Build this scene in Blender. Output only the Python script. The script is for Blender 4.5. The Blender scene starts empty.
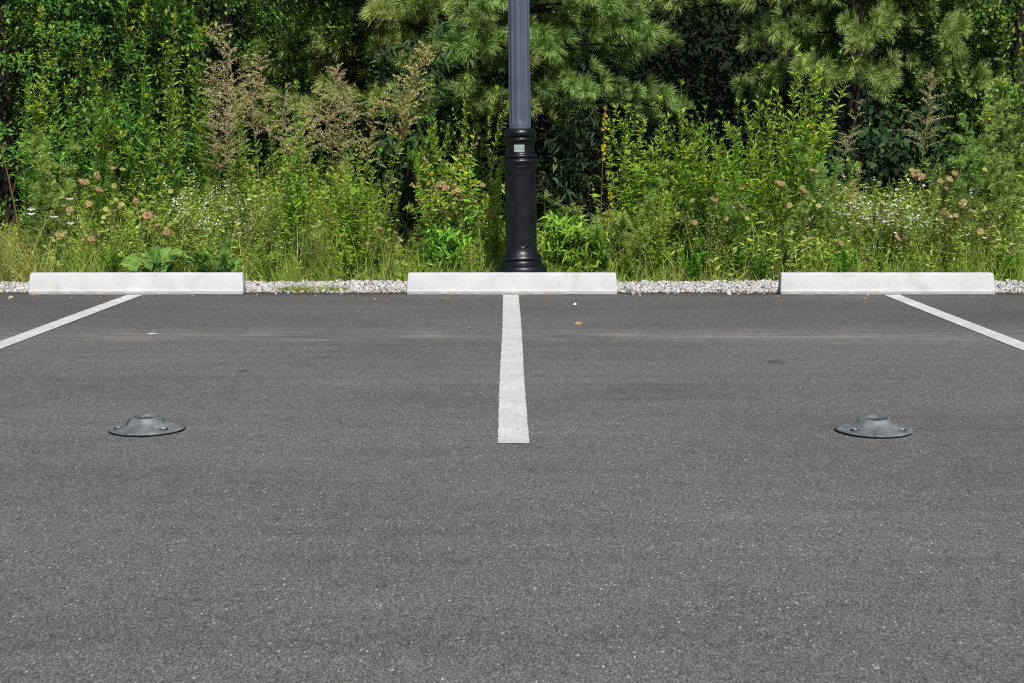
import bpy, math
import numpy as np
from mathutils import Vector, Matrix

R = math.radians
PI = math.pi
scene = bpy.context.scene
COL = scene.collection

# ------------------------------------------------------------------ camera frame (used to survey the place)
CAM_H = 1.26
PITCH = R(7.67)
FPX = 1422.0

def x_at(px, Y, z=0.7):
    """world x of something seen at image column px, standing at distance Y"""
    return (px - 512.0) / FPX * (Y * math.cos(PITCH) + (CAM_H - z) * math.sin(PITCH))

def z_at(py, Y):
    t = (py - 341.5) / FPX
    c, s = math.cos(PITCH), math.sin(PITCH)
    return CAM_H - Y * (s + t * c) / (c - t * s)

# ------------------------------------------------------------------ mesh helpers
class MB:
    """collects quads; build() links them as ONE mesh object"""
    def __init__(self):
        self.v = []; self.q = []; self.t = []; self.n = 0
    def add(self, verts, quads, tint):
        verts = np.asarray(verts, dtype=np.float32).reshape(-1, 3)
        quads = np.asarray(quads, dtype=np.int32).reshape(-1, 4)
        tint = np.broadcast_to(np.asarray(tint, dtype=np.float32), (len(verts),))
        self.v.append(verts); self.q.append(quads + self.n); self.t.append(tint)
        self.n += len(verts)
    def build(self, name, mat, parent=None, smooth=False):
        me = bpy.data.meshes.new(name)
        if self.n:
            v = np.concatenate(self.v); q = np.concatenate(self.q); t = np.concatenate(self.t)
            me.vertices.add(len(v)); me.vertices.foreach_set('co', v.ravel())
            me.loops.add(len(q) * 4); me.loops.foreach_set('vertex_index', q.ravel())
            me.polygons.add(len(q))
            me.polygons.foreach_set('loop_start', np.arange(0, len(q) * 4, 4, dtype=np.int32))
            me.polygons.foreach_set('loop_total', np.full(len(q), 4, dtype=np.int32))
            if smooth:
                me.polygons.foreach_set('use_smooth', np.ones(len(q), dtype=bool))
            a = me.attributes.new('tint', 'FLOAT', 'POINT')
            a.data.foreach_set('value', t.astype(np.float32))
            me.update(calc_edges=True)
            me.validate()
        me.materials.append(mat)
        o = bpy.data.objects.new(name, me)
        COL.objects.link(o)
        if parent is not None:
            o.parent = parent
        return o

def unit(a):
    return a / np.maximum(np.linalg.norm(a, axis=-1, keepdims=True), 1e-9)

def add_leaves(mb, P, D, L, W, tint, rng, fold=0.22, droop=0.15, flat=0.8):
    """folded leaves: P base, D direction; face turned mostly upwards"""
    P = np.asarray(P, float); D = unit(np.asarray(D, float)); n = len(P)
    L = np.broadcast_to(np.asarray(L, float), (n,))[:, None]; W = np.broadcast_to(np.asarray(W, float), (n,))[:, None]
    up = np.array([0.10, -0.62, 0.78]) * flat + rng.normal(0, 0.38, (n, 3))
    S = unit(np.cross(D, up)); N = np.cross(S, D)
    mid = P + D * L * 0.45
    c = mid - N * W * fold * 0.5
    l = mid - S * W * 0.5 + N * W * fold * 0.5
    r = mid + S * W * 0.5 + N * W * fold * 0.5
    tip = P + D * L - N * L * droop
    V = np.stack([P, r, tip, l, c], axis=1).reshape(-1, 3)
    b = (np.arange(n) * 5)[:, None]
    Q = np.concatenate([b + np.array([[0, 1, 2, 4]]), b + np.array([[0, 4, 2, 3]])], axis=1)
    T = np.repeat(np.broadcast_to(np.asarray(tint, float), (n,)), 5)
    mb.add(V, Q, T)

def add_hearts(mb, P, D, L, tint, rng):
    P = np.asarray(P, float); D = unit(np.asarray(D, float)); n = len(P); L = np.asarray(L, float)[:, None]
    N0 = np.array([.1, -.75, .6]) + rng.normal(0, .4, (n, 3))
    S = unit(np.cross(D, N0)); N = np.cross(S, D)
    def at(u, w, h): return P + D * L * u + S * L * w + N * L * h
    V = np.stack([at(0, 0, 0), at(-.10, .24, .05), at(.26, .46, .08), at(.62, .30, .03), at(1, 0, -.12), at(.62, -.30, .03), at(.26, -.46, .08), at(-.10, -.24, .05), at(.4, 0, -.04)], 1)
    b = (np.arange(n) * 9)[:, None]
    Q = np.concatenate([b + np.array([q]) for q in ([0, 1, 2, 8], [8, 2, 3, 4], [8, 4, 5, 6], [0, 8, 6, 7])], 1)
    mb.add(V.reshape(-1, 3), Q, np.repeat(np.asarray(tint, float), 9))

def add_blades(mb, P, D, L, W, tint, rng, bend=0.5, segs=3):
    """ribbons that rise along D and bow over sideways"""
    P = np.asarray(P, float); D = unit(np.asarray(D, float)); n = len(P)
    L = np.broadcast_to(np.asarray(L, float), (n,)); W = np.broadcast_to(np.asarray(W, float), (n,))
    az = rng.uniform(0, 2 * PI, n)
    B = np.stack([np.cos(az), np.sin(az), np.zeros(n)], 1)
    S = unit(np.cross(D, B + 1e-4))
    tw = rng.uniform(0, PI, n)[:, None]
    S = unit(S * np.cos(tw) + np.cross(D, S) * np.sin(tw))
    bd = np.abs(rng.normal(bend, bend * 0.5, n))
    cols = []
    for k in range(segs + 1):
        f = k / segs
        c = P + D * (L * f)[:, None] + B * (L * bd * f * f)[:, None] - np.array([0, 0, 1.0]) * (L * bd * bd * 0.5 * f ** 3)[:, None]
        w = (W * 0.5 * (1 - f ** 2 * 0.97))[:, None]
        cols.append(c - S * w); cols.append(c + S * w)
    V = np.stack(cols, 1).reshape(-1, 3)
    m = 2 * (segs + 1)
    b = (np.arange(n) * m)[:, None]
    Q = np.concatenate([b + np.array([[2 * k, 2 * k + 1, 2 * k + 3, 2 * k + 2]]) for k in range(segs)], 1)
    T = np.repeat(np.broadcast_to(np.asarray(tint, float), (n,)), m)
    mb.add(V, Q, T)

def add_needles(mb, P, D, L, W, tint, rng):
    P = np.asarray(P, float); D = unit(np.asarray(D, float)); n = len(P)
    L = np.broadcast_to(np.asarray(L, float), (n,))[:, None]; W = np.broadcast_to(np.asarray(W, float), (n,))[:, None]
    S = unit(np.cross(D, rng.normal(0, 1, (n, 3))))
    sag = np.array([0, 0, -1.0]) * L * 0.12
    V = np.stack([P - S * W * .35, P + S * W * .35, P + D * L * .6 + S * W * .5 + sag * .3, P + D * L * .6 - S * W * .5 + sag * .3,
                  P + D * L + S * W * .12 + sag, P + D * L - S * W * .12 + sag], 1).reshape(-1, 3)
    b = (np.arange(n) * 6)[:, None]
    Q = np.concatenate([b + np.array([[0, 1, 2, 3]]), b + np.array([[3, 2, 4, 5]])], 1)
    T = np.broadcast_to(np.asarray(tint, float), (n,))[:, None] + np.array([[-.28, -.28, .05, .05, .22, .22]])
    mb.add(V, Q, np.clip(T, 0, 1).reshape(-1))

def add_specks(mb, P, size, tint, rng, face=None):
    """small quads turned all ways (seed fluff, petals, tiny flower heads)"""
    P = np.asarray(P, float); n = len(P)
    s = np.broadcast_to(np.asarray(size, float), (n,))[:, None]
    N = rng.normal(0, 1, (n, 3))
    if face is not None:
        N = N * 0.35 + np.asarray(face)
    N = unit(N)
    A = unit(np.cross(N, rng.normal(0, 1, (n, 3)))); B = np.cross(N, A)
    V = np.stack([P - A * s * .5, P - B * s * .42, P + A * s * .5, P + B * s * .42], 1).reshape(-1, 3)
    b = (np.arange(n) * 4)[:, None]
    mb.add(V, b + np.array([[0, 1, 2, 3]]), np.repeat(np.broadcast_to(np.asarray(tint, float), (n,)), 4))

def add_tube(mb, pts, rad, sides=5, tint=0.5):
    pts = np.asarray(pts, float); n = len(pts)
    rad = np.broadcast_to(np.asarray(rad, float), (n,))
    T = unit(np.gradient(pts, axis=0))
    ref = np.array([0.31, 0.95, 0.05])
    A = unit(np.cross(T, ref)); B = np.cross(T, A)
    a = np.arange(sides) / sides * 2 * PI
    V = pts[:, None, :] + rad[:, None, None] * (A[:, None, :] * np.cos(a)[None, :, None] + B[:, None, :] * np.sin(a)[None, :, None])
    Q = []
    for i in range(n - 1):
        for j in range(sides):
            k = (j + 1) % sides
            Q.append((i * sides + j, i * sides + k, (i + 1) * sides + k, (i + 1) * sides + j))
    mb.add(V.reshape(-1, 3), Q, tint)

def lathe(mb, prof, segs=48, rfun=None, tint=0.5, cap_top=True, center=(0, 0)):
    """prof: list of (r, z); rfun(theta, r, z) may change the radius"""
    a = np.arange(segs) / segs * 2 * PI
    V = []
    for r, z in prof:
        rr = np.full(segs, r) if rfun is None else rfun(a, r, z)
        V.append(np.stack([center[0] + rr * np.cos(a), center[1] + rr * np.sin(a), np.full(segs, z)], 1))
    V = np.concatenate(V)
    Q = []
    for i in range(len(prof) - 1):
        for j in range(segs):
            k = (j + 1) % segs
            Q.append((i * segs + j, i * segs + k, (i + 1) * segs + k, (i + 1) * segs + j))
    mb.add(V, Q, tint)

# ------------------------------------------------------------------ object helpers
def tag(o, label=None, cat=None, group=None, kind=None):
    if label: o['label'] = label
    if cat: o['category'] = cat
    if group: o['group'] = group
    if kind: o['kind'] = kind
    return o

def empty(name, loc=(0, 0, 0)):
    o = bpy.data.objects.new(name, None)
    o.empty_display_size = 0.1
    COL.objects.link(o); o.location = loc
    return o

def copy_tree(o, parent=None):
    c = o.copy(); COL.objects.link(c)
    if parent is not None:
        c.parent = parent
    for ch in list(o.children):
        copy_tree(ch, c)
    return c

# ------------------------------------------------------------------ materials
class NT:
    def __init__(self, name):
        self.m = bpy.data.materials.new(name); self.m.use_nodes = True
        self.t = self.m.node_tree; self.t.nodes.clear()
        self.out = self.n('ShaderNodeOutputMaterial')
    def n(self, typ, **kw):
        nd = self.t.nodes.new(typ)
        for k, v in kw.items():
            if k.startswith('i_'):
                key = k[2:]
                key = int(key) if key.isdigit() else key.replace('_', ' ')
                nd.inputs[key].default_value = v
            else:
                setattr(nd, k, v)
        return nd
    def l(self, a, b):
        self.t.links.new(a, b)
    def ramp(self, fac, stops, interp='LINEAR'):
        r = self.n('ShaderNodeValToRGB'); r.color_ramp.interpolation = interp
        e = r.color_ramp.elements
        while len(e) < len(stops): e.new(0.5)
        for el, (p, c) in zip(e, stops):
            el.position = p
            el.color = (c, c, c, 1) if not hasattr(c, '__len__') else (*c, 1)
        self.l(fac, r.inputs[0]); return r.outputs[0]
    def math(self, op, a, b=None, clamp=False):
        m = self.n('ShaderNodeMath', operation=op, use_clamp=clamp)
        for i, x in enumerate((a, b)):
            if x is None: continue
            if hasattr(x, 'is_linked'): self.l(x, m.inputs[i])
            else: m.inputs[i].default_value = x
        return m.outputs[0]
    def mix(self, fac, a, b, blend='MIX'):
        m = self.n('ShaderNodeMix', data_type='RGBA', blend_type=blend)
        for i, x in ((0, fac), (6, a), (7, b)):
            s = m.inputs[i]
            if hasattr(x, 'is_linked'): self.l(x, s)
            elif hasattr(x, '__len__'): s.default_value = (*x, 1)
            else: s.default_value = x if i == 0 else (x, x, x, 1)
        return m.outputs[2]
    def noise(self, vec, scale, detail=3, rough=0.55, out=0):
        n = self.n('ShaderNodeTexNoise', i_Scale=scale, i_Detail=detail, i_Roughness=rough)
        if vec is not None: self.l(vec, n.inputs['Vector'])
        return n.outputs[out]
    def pos(self, obj=True, scale=None):
        tc = self.n('ShaderNodeTexCoord')
        v = tc.outputs['Object']
        if scale is not None:
            mp = self.n('ShaderNodeMapping'); mp.inputs['Scale'].default_value = scale
            self.l(v, mp.inputs['Vector']); v = mp.outputs[0]
        return v
    def bump(self, h, strength=0.3, dist=0.01):
        b = self.n('ShaderNodeBump', i_Strength=strength, i_Distance=dist)
        self.l(h, b.inputs['Height']); return b.outputs[0]
    def principled(self, color, rough=0.5, spec=0.5, metal=0.0, normal=None, coat=0):
        p = self.n('ShaderNodeBsdfPrincipled')
        for key, x in (('Base Color', color), ('Roughness', rough), ('Specular IOR Level', spec), ('Metallic', metal)):
            s = p.inputs[key]
            if hasattr(x, 'is_linked'): self.l(x, s)
            elif hasattr(x, '__len__'): s.default_value = (*x, 1)
            else: s.default_value = x
        if coat: p.inputs['Coat Weight'].default_value = coat
        if normal is not None: self.l(normal, p.inputs['Normal'])
        return p
    def done(self, shader):
        self.l(shader, self.out.inputs['Surface']); return self.m

def leaf_mat(name, dark, mid, light, trans=0.17, rough=0.55, spec=0.16, objvar=0.25):
    """leaf: colour from the 'tint' of each leaf, shifted a little from plant to plant, partly see-through to light"""
    m = NT(name)
    at = m.n('ShaderNodeAttribute', attribute_name='tint')
    c = m.ramp(at.outputs['Fac'], [(0.0, dark), (0.5, mid), (1.0, light)])
    oi = m.n('ShaderNodeObjectInfo')
    hs = m.n('ShaderNodeHueSaturation')
    m.l(c, hs.inputs['Color'])
    m.l(m.math('ADD', m.math('MULTIPLY', oi.outputs['Random'], 0.05 * objvar / 0.25), 0.5 - 0.025 * objvar / 0.25), hs.inputs['Hue'])
    nz = m.noise(m.pos(), 3.0, 2)
    m.l(m.math('ADD', m.math('MULTIPLY', nz, 0.9), 0.55), hs.inputs['Value'])
    p = m.principled(hs.outputs[0], rough, spec)
    t = m.n('ShaderNodeBsdfTranslucent')
    m.l(m.mix(1.0, hs.outputs[0], (1.15, 1.1, 0.55), 'MULTIPLY'), t.inputs['Color'])
    mx = m.n('ShaderNodeMixShader'); mx.inputs[0].default_value = trans
    m.l(p.outputs[0], mx.inputs[1]); m.l(t.outputs[0], mx.inputs[2])
    return m.done(mx.outputs[0])

def plain_mat(name, a, b, rough=0.7, spec=0.25, scale=8.0, metal=0.0):
    m = NT(name)
    at = m.n('ShaderNodeAttribute', attribute_name='tint')
    n = m.noise(m.pos(), scale, 4)
    f = m.math('ADD', m.math('MULTIPLY', n, 0.6), m.math('MULTIPLY', at.outputs['Fac'], 0.45), clamp=True)
    return m.done(m.principled(m.ramp(f, [(0.2, a), (0.8, b)]), rough, spec, metal).outputs[0])

M = {}
M['primrose'] = leaf_mat('primrose_leaf', (.045, .125, .012), (.215, .44, .036), (.48, .70, .10))
M['goldenrod'] = leaf_mat('goldenrod_leaf', (.036, .115, .014), (.165, .365, .038), (.38, .61, .09))
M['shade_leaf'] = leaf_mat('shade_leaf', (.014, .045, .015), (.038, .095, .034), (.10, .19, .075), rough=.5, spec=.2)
M['broad'] = leaf_mat('tree_leaf', (.014, .052, .010), (.080, .21, .030), (.28, .47, .08), rough=.5, spec=.2)
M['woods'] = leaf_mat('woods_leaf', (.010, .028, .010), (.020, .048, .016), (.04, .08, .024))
M['needle'] = leaf_mat('pine_needle', (.045, .095, .024), (.31, .45, .10), (.68, .77, .27), trans=.15, rough=.45, spec=.35)
M['feather'] = leaf_mat('feathery_leaf', (.10, .21, .040), (.26, .43, .085), (.45, .59, .17), trans=.15)
M['weed'] = leaf_mat('weed_leaf', (.060, .130, .014), (.27, .41, .042), (.62, .66, .16))
M['grass'] = leaf_mat('grass_blade', (.42, .31, .13), (.22, .35, .045), (.44, .62, .10), objvar=0.05)
M['burdock'] = leaf_mat('burdock_leaf', (.045, .13, .028), (.14, .31, .055), (.27, .44, .11), trans=.15, objvar=.1)
M['plume'] = leaf_mat('seed_plume', (.34, .285, .135), (.60, .515, .27), (.78, .69, .41), trans=.15, spec=.1, rough=.8, objvar=.12)
M['plume_green'] = leaf_mat('green_seed_plume', (.32, .29, .09), (.56, .50, .20), (.72, .65, .31), trans=.15, spec=.1, rough=.8, objvar=.12)
M['dry_head'] = leaf_mat('dried_flower_head', (.19, .115, .045), (.43, .295, .14), (.62, .47, .26), trans=.1, spec=.1, rough=.8, objvar=.04)
M['green_head'] = leaf_mat('green_seed_head', (.24, .26, .06), (.42, .44, .12), (.55, .54, .20), trans=.15, spec=.1, rough=.7, objvar=.1)
M['yellow'] = leaf_mat('yellow_petal', (.55, .40, .012), (.72, .60, .02), (.82, .75, .05), trans=.15, spec=.15, objvar=.05)
M['white'] = leaf_mat('white_petal', (.60, .60, .55), (.76, .76, .73), (.85, .85, .83), trans=.15, spec=.1, objvar=.0)
M['stem'] = plain_mat('plant_stem', (.05, .07, .02), (.16, .15, .06))
M['stem_red'] = plain_mat('reddish_stem', (.07, .045, .025), (.20, .12, .06))
M['stem_tan'] = plain_mat('dry_stem', (.16, .12, .06), (.36, .28, .15))
M['vine'] = leaf_mat('vine_leaf', (.010, .034, .012), (.024, .062, .020), (.06, .12, .04), rough=.6, spec=.12)
M['bark'] = plain_mat('bark', (.012, .009, .007), (.045, .034, .026), rough=.9, scale=14)
M['tan_leaf'] = leaf_mat('fallen_leaf', (.17, .08, .03), (.36, .20, .09), (.52, .38, .18), trans=.1, objvar=.1)

def asphalt_mat():
    m = NT('asphalt')
    v = m.pos(); vg = m.pos(scale=(1, .42, 1))
    vo = m.n('ShaderNodeTexVoronoi', i_Scale=320.0); m.l(vg, vo.inputs['Vector'])
    sep = m.n('ShaderNodeSeparateColor'); m.l(vo.outputs['Color'], sep.inputs[0])
    vo2 = m.n('ShaderNodeTexVoronoi', i_Scale=120.0); m.l(vg, vo2.inputs['Vector'])
    sep2 = m.n('ShaderNodeSeparateColor'); m.l(vo2.outputs['Color'], sep2.inputs[0])
    grain = m.ramp(sep.outputs[0], [(0, .066), (.4, .112), (.75, .148), (1, .23)])
    # chips of pale aggregate: a few cells only, and only their middles
    chip = m.math('MULTIPLY', m.math('GREATER_THAN', sep2.outputs[0], .968), m.math('LESS_THAN', vo2.outputs['Distance'], .36))
    chip2 = m.math('GREATER_THAN', sep.outputs[1], .975)
    c = m.mix(m.math('MULTIPLY', chip2, .55), grain, (.36, .35, .33))
    c = m.mix(m.math('MULTIPLY', chip, .75), c, m.mix(sep2.outputs[2], (.42, .34, .24), (.56, .54, .50)))
    hole = m.math('GREATER_THAN', sep2.outputs[1], .93)
    c = m.mix(m.math('MULTIPLY', hole, .35), c, (.035, .035, .036))
    # large unevenness, roller streaks across the bays, scuffs
    big = m.ramp(m.noise(m.pos(scale=(.35, .6, 1)), 1.0, 4, .6), [(.3, .82), (.7, 1.16)])
    st = m.ramp(m.noise(m.pos(scale=(.22, 5.5, 1)), 1.0, 5, .6), [(.3, .91), (.7, 1.09)])
    med = m.ramp(m.noise(v, 9.0, 5, .65), [(.25, .88), (.75, 1.12)])
    c = m.mix(1.0, c, big, 'MULTIPLY'); c = m.mix(1.0, c, st, 'MULTIPLY'); c = m.mix(1.0, c, med, 'MULTIPLY')
    # pale dusty band that crosses the bays some 2.5 m before the stops
    sx = m.n('ShaderNodeSeparateXYZ'); m.l(v, sx.inputs[0])
    wob = m.math('ADD', sx.outputs[1], m.math('MULTIPLY', m.noise(v, 1.1, 4), .9))
    band = m.ramp(m.math('MULTIPLY', m.math('SUBTRACT', wob, 9.2), .5), [(.28, 0), (.42, 1), (.50, .6), (.72, 0)])
    bn = m.ramp(m.noise(m.pos(scale=(.9, 9, 1)), 1.2, 5, .7), [(.42, 0), (.62, 1)])
    c = m.mix(m.math('MULTIPLY', m.math('MULTIPLY', band, bn), .6), c, (.30, .29, .27))
    # the far end of the bays is blacker
    far = m.ramp(m.math('MULTIPLY', m.math('ADD', wob, -9.0), .33), [(.2, 1.0), (.9, .82)])
    c = m.mix(1.0, c, far, 'MULTIPLY')
    # oil stains
    def spot(x, y, rx, ry):
        d = m.n('ShaderNodeVectorMath', operation='SUBTRACT'); m.l(v, d.inputs[0]); d.inputs[1].default_value = (x, y, 0)
        s = m.n('ShaderNodeVectorMath', operation='MULTIPLY'); m.l(d.outputs[0], s.inputs[0]); s.inputs[1].default_value = (1 / rx, 1 / ry, 0)
        ln = m.n('ShaderNodeVectorMath', operation='LENGTH'); m.l(s.outputs[0], ln.inputs[0])
        return m.ramp(m.math('ADD', ln.outputs['Value'], m.math('MULTIPLY', m.noise(v, 14, 3), .6)), [(.6, 1), (1.15, 0)])
    for px, py, rx, ry, k in ((776, 362, .10, .16, .55), (243, 371, .06, .10, .5), (640, 388, .5, .35, .16), (380, 455, .5, .3, .14)):
        Y = ground_y(py)
        c = m.mix(m.math('MULTIPLY', spot(x_at(px, Y, 0), Y, rx, ry), k), c, (.04, .04, .041))
    h = m.math('ADD', m.math('MULTIPLY', vo.outputs['Distance'], .5), m.noise(v, 60, 3))
    p = m.principled(m.mix(1.0, c, (1.12, 1.095, 1.075), 'MULTIPLY'), .88, .22, normal=m.bump(h, .22, .004))
    return m.done(p.outputs[0])

def ground_y(py):
    t = (py - 341.5) / FPX
    c, s = math.cos(PITCH), math.sin(PITCH)
    return CAM_H * (c - t * s) / (s + t * c)

def paint_mat():
    m = NT('road_paint')
    v = m.pos(); vg = m.pos(scale=(1, .4, 1))
    vo = m.n('ShaderNodeTexVoronoi', i_Scale=150.0); m.l(vg, vo.inputs['Vector'])
    sep = m.n('ShaderNodeSeparateColor'); m.l(vo.outputs['Color'], sep.inputs[0])
    wear = m.math('MULTIPLY', m.ramp(m.noise(v, 22, 5, .7), [(.5, 0), (.72, 1)]), m.ramp(sep.outputs[0], [(.45, 0), (.9, 1)]))
    c = m.mix(m.ramp(m.noise(v, 5, 4), [(.3, 0), (.7, 1)]), (.64, .635, .615), (.80, .795, .775))
    c = m.mix(m.ramp(sep.outputs[1], [(.0, .55), (.75, 0)]), c, (.40, .395, .38))
    c = m.mix(m.math('MULTIPLY', m.ramp(m.noise(v, 2.6, 4, .6), [(.45, 0), (.7, 1)]), .35), c, (.47, .465, .45))
    c = m.mix(m.math('MULTIPLY', wear, .6), c, (.17, .165, .16))
    at = m.n('ShaderNodeAttribute', attribute_name='tint')
    edge = m.ramp(m.math('ADD', at.outputs['Fac'], m.math('MULTIPLY', m.math('SUBTRACT', sep.outputs[2], .5), .55)), [(.28, 1), (.42, 0)])
    c = m.mix(edge, c, (.135, .132, .13))
    return m.done(m.principled(c, .75, .3, normal=m.bump(vo.outputs['Distance'], .3, .003)).outputs[0])

def concrete_mat():
    m = NT('cast_concrete')
    v = m.pos(); oi = m.n('ShaderNodeObjectInfo')
    off = m.n('ShaderNodeVectorMath', operation='ADD'); m.l(v, off.inputs[0])
    cmb = m.n('ShaderNodeCombineXYZ'); m.l(m.math('MULTIPLY', oi.outputs['Random'], 40), cmb.inputs[0]); m.l(cmb.outputs[0], off.inputs[1])
    v2 = off.outputs[0]
    n1 = m.noise(v2, 4.5, 6, .65); n2 = m.noise(v2, 60, 3, .6)
    c = m.ramp(n1, [(.22, (.44, .44, .435)), (.45, (.59, .595, .595)), (.75, (.685, .695, .70))])
    c = m.mix(m.ramp(n2, [(.35, .35), (.6, 0)]), c, (.52, .515, .50))
    stain = m.ramp(m.noise(v2, 3.1, 4, .5), [(.58, 0), (.70, .5)])
    c = m.mix(stain, c, (.45, .44, .42))
    # dirt splashed along the foot
    sx = m.n('ShaderNodeSeparateXYZ'); m.l(v, sx.inputs[0])
    foot = m.ramp(m.math('ADD', m.math('MULTIPLY', sx.outputs[2], 9), m.math('MULTIPLY', n2, .3)), [(.20, .75), (.60, 0)])
    c = m.mix(foot, c, (.50, .48, .44))
    pit = m.n('ShaderNodeTexVoronoi', i_Scale=38.0); m.l(v2, pit.inputs['Vector'])
    h = m.math('ADD', m.ramp(pit.outputs['Distance'], [(.06, 0), (.16, 1)]), m.math('MULTIPLY', n2, .8))
    return m.done(m.principled(c, .9, .2, normal=m.bump(h, .35, .004)).outputs[0])

def metal_paint(name, col, col2, rough):
    m = NT(name)
    v = m.pos()
    n = m.noise(v, 7, 4); d = m.noise(v, 120, 2)
    c = m.mix(m.ramp(n, [(.4, 0), (.75, 1)]), col, col2)
    rr = m.ramp(n, [(.3, rough - .06), (.7, rough + .08)])
    return m.done(m.principled(c, rr, .5, normal=m.bump(d, .08, .001)).outputs[0])

M['asphalt'] = asphalt_mat()
M['paint'] = paint_mat()
M['concrete'] = concrete_mat()
M['post_black'] = metal_paint('black_post_paint', (.0042, .0050, .0072), (.010, .011, .014), .34)
M['post_grey'] = metal_paint('grey_post_paint', (.084, .110, .145), (.104, .132, .166), .42)
def rubber_mat():
    m = NT('dusty_rubber'); v = m.pos()
    n1 = m.noise(v, 16, 5, .7); n2 = m.noise(v, 90, 3)
    c = m.ramp(n1, [(.3, (.075, .088, .094)), (.5, (.135, .150, .155)), (.75, (.27, .285, .285))])
    c = m.mix(m.ramp(n2, [(.55, 0), (.75, .5)]), c, (.30, .30, .29))
    return m.done(m.principled(c, m.ramp(n1, [(.3, .42), (.7, .65)]), .5, normal=m.bump(n2, .25, .003)).outputs[0])
M['rubber'] = rubber_mat()
M['socket'] = metal_paint('socket_dark', (.018, .019, .02), (.03, .032, .034), .6)
M['bolt'] = metal_paint('zinc_bolt', (.24, .26, .27), (.38, .40, .41), .6)
M['sticker'] = metal_paint('sticker_white', (.40, .49, .45), (.46, .53, .50), .5)
M['print'] = metal_paint('sticker_green', (.08, .30, .15), (.10, .34, .18), .5)
M['stone'] = plain_mat('gravel_stone', (.22, .205, .185), (.66, .645, .615), rough=.85, scale=20)

def soil_mat():
    m = NT('soil')
    v = m.pos()
    c = m.ramp(m.noise(v, 6, 6, .7), [(.3, (.009, .008, .005)), (.55, (.019, .017, .010)), (.75, (.034, .03, .016))])
    g = m.ramp(m.noise(v, 1.2, 4), [(.45, 0), (.6, .7)])
    c = m.mix(g, c, (.018, .030, .010))
    return m.done(m.principled(c, .95, .1, normal=m.bump(m.noise(v, 25, 5), .6, .03)).outputs[0])
M['soil'] = soil_mat()

def bed_mat():
    m = NT('gravel_bed')
    v = m.pos()
    vo = m.n('ShaderNodeTexVoronoi', i_Scale=34.0); m.l(v, vo.inputs['Vector'])
    sep = m.n('ShaderNodeSeparateColor'); m.l(vo.outputs['Color'], sep.inputs[0])
    c = m.mix(m.ramp(vo.outputs['Distance'], [(.25, 0), (.6, 1)]), m.ramp(sep.outputs[0], [(0, .22), (1, .5)]), (.05, .045, .04))
    return m.done(m.principled(c, .9, .2, normal=m.bump(vo.outputs['Distance'], .6, .02)).outputs[0])
M['bed'] = bed_mat()

# ------------------------------------------------------------------ the setting
def smoothstep(a, b, x):
    t = np.clip((x - a) / (b - a), 0, 1); return t * t * (3 - 2 * t)

def hill_h(x, y):  # rise added behind the wood to block bright sky in the leaf gaps
    return 7.5 * smoothstep(21.5, 36, y) + 0.35 * np.sin(x * .31 + 1) * smoothstep(22, 30, y) + .12 * np.sin(x * .9) * smoothstep(15.5, 19, y)

def grid(name, xs, ys, zf, mat):
    X, Y = np.meshgrid(np.asarray(xs, float), np.asarray(ys, float))
    V = np.stack([X, Y, zf(X, Y)], -1).reshape(-1, 3)
    nx, ny = len(xs), len(ys)
    Q = [(j * nx + i, j * nx + i + 1, (j + 1) * nx + i + 1, (j + 1) * nx + i) for j in range(ny - 1) for i in range(nx - 1)]
    mb = MB(); mb.add(V, Q, .5)
    return mb.build(name, mat, smooth=True)

g = grid('ground', [-400, -120, -60] + list(np.linspace(-30, 30, 61)) + [60, 120, 400],
         [-400, -60, 0, 12] + list(np.linspace(13, 40, 55)) + [60, 120, 400],
         lambda x, y: -0.05 + hill_h(x, y), M['soil'])
tag(g, kind='structure')

EDGE_Y = 12.66
rng = np.random.default_rng(3)
def edge_wob(x):
    return EDGE_Y + .018 * np.sin(x * 5.1) + .014 * np.sin(x * 13.7 + 1) + .01 * np.sin(x * 31 + 2)
xs = np.concatenate([[-70, -40, -20], np.linspace(-10, 10, 301), [20, 40, 70]])
mb = MB()
rows = [-40, 0, 6, 11, 12.3]
V = []
for r_ in rows: V += [(x, r_, 0) for x in xs]
V += [(x, edge_wob(x), -.002) for x in xs]
V += [(x, edge_wob(x) + .02, -.045) for x in xs]
n = len(xs)
mb.add(V, [(j * n + i, j * n + i + 1, (j + 1) * n + i + 1, (j + 1) * n + i) for j in range(len(rows) + 1) for i in range(n - 1)], .5)
tag(mb.build('parking_asphalt', M['asphalt']), kind='structure')

bed = grid('gravel_bed', np.linspace(-40, 40, 161), [12.5, 12.67, 13.0, 13.4, 13.8],
           lambda x, y: -.022 - .02 * (y < 12.6) + .004 * np.sin(x * 7) * np.cos(y * 9) * (y > 12.7), M['bed'])
tag(bed, kind='structure')

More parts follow.
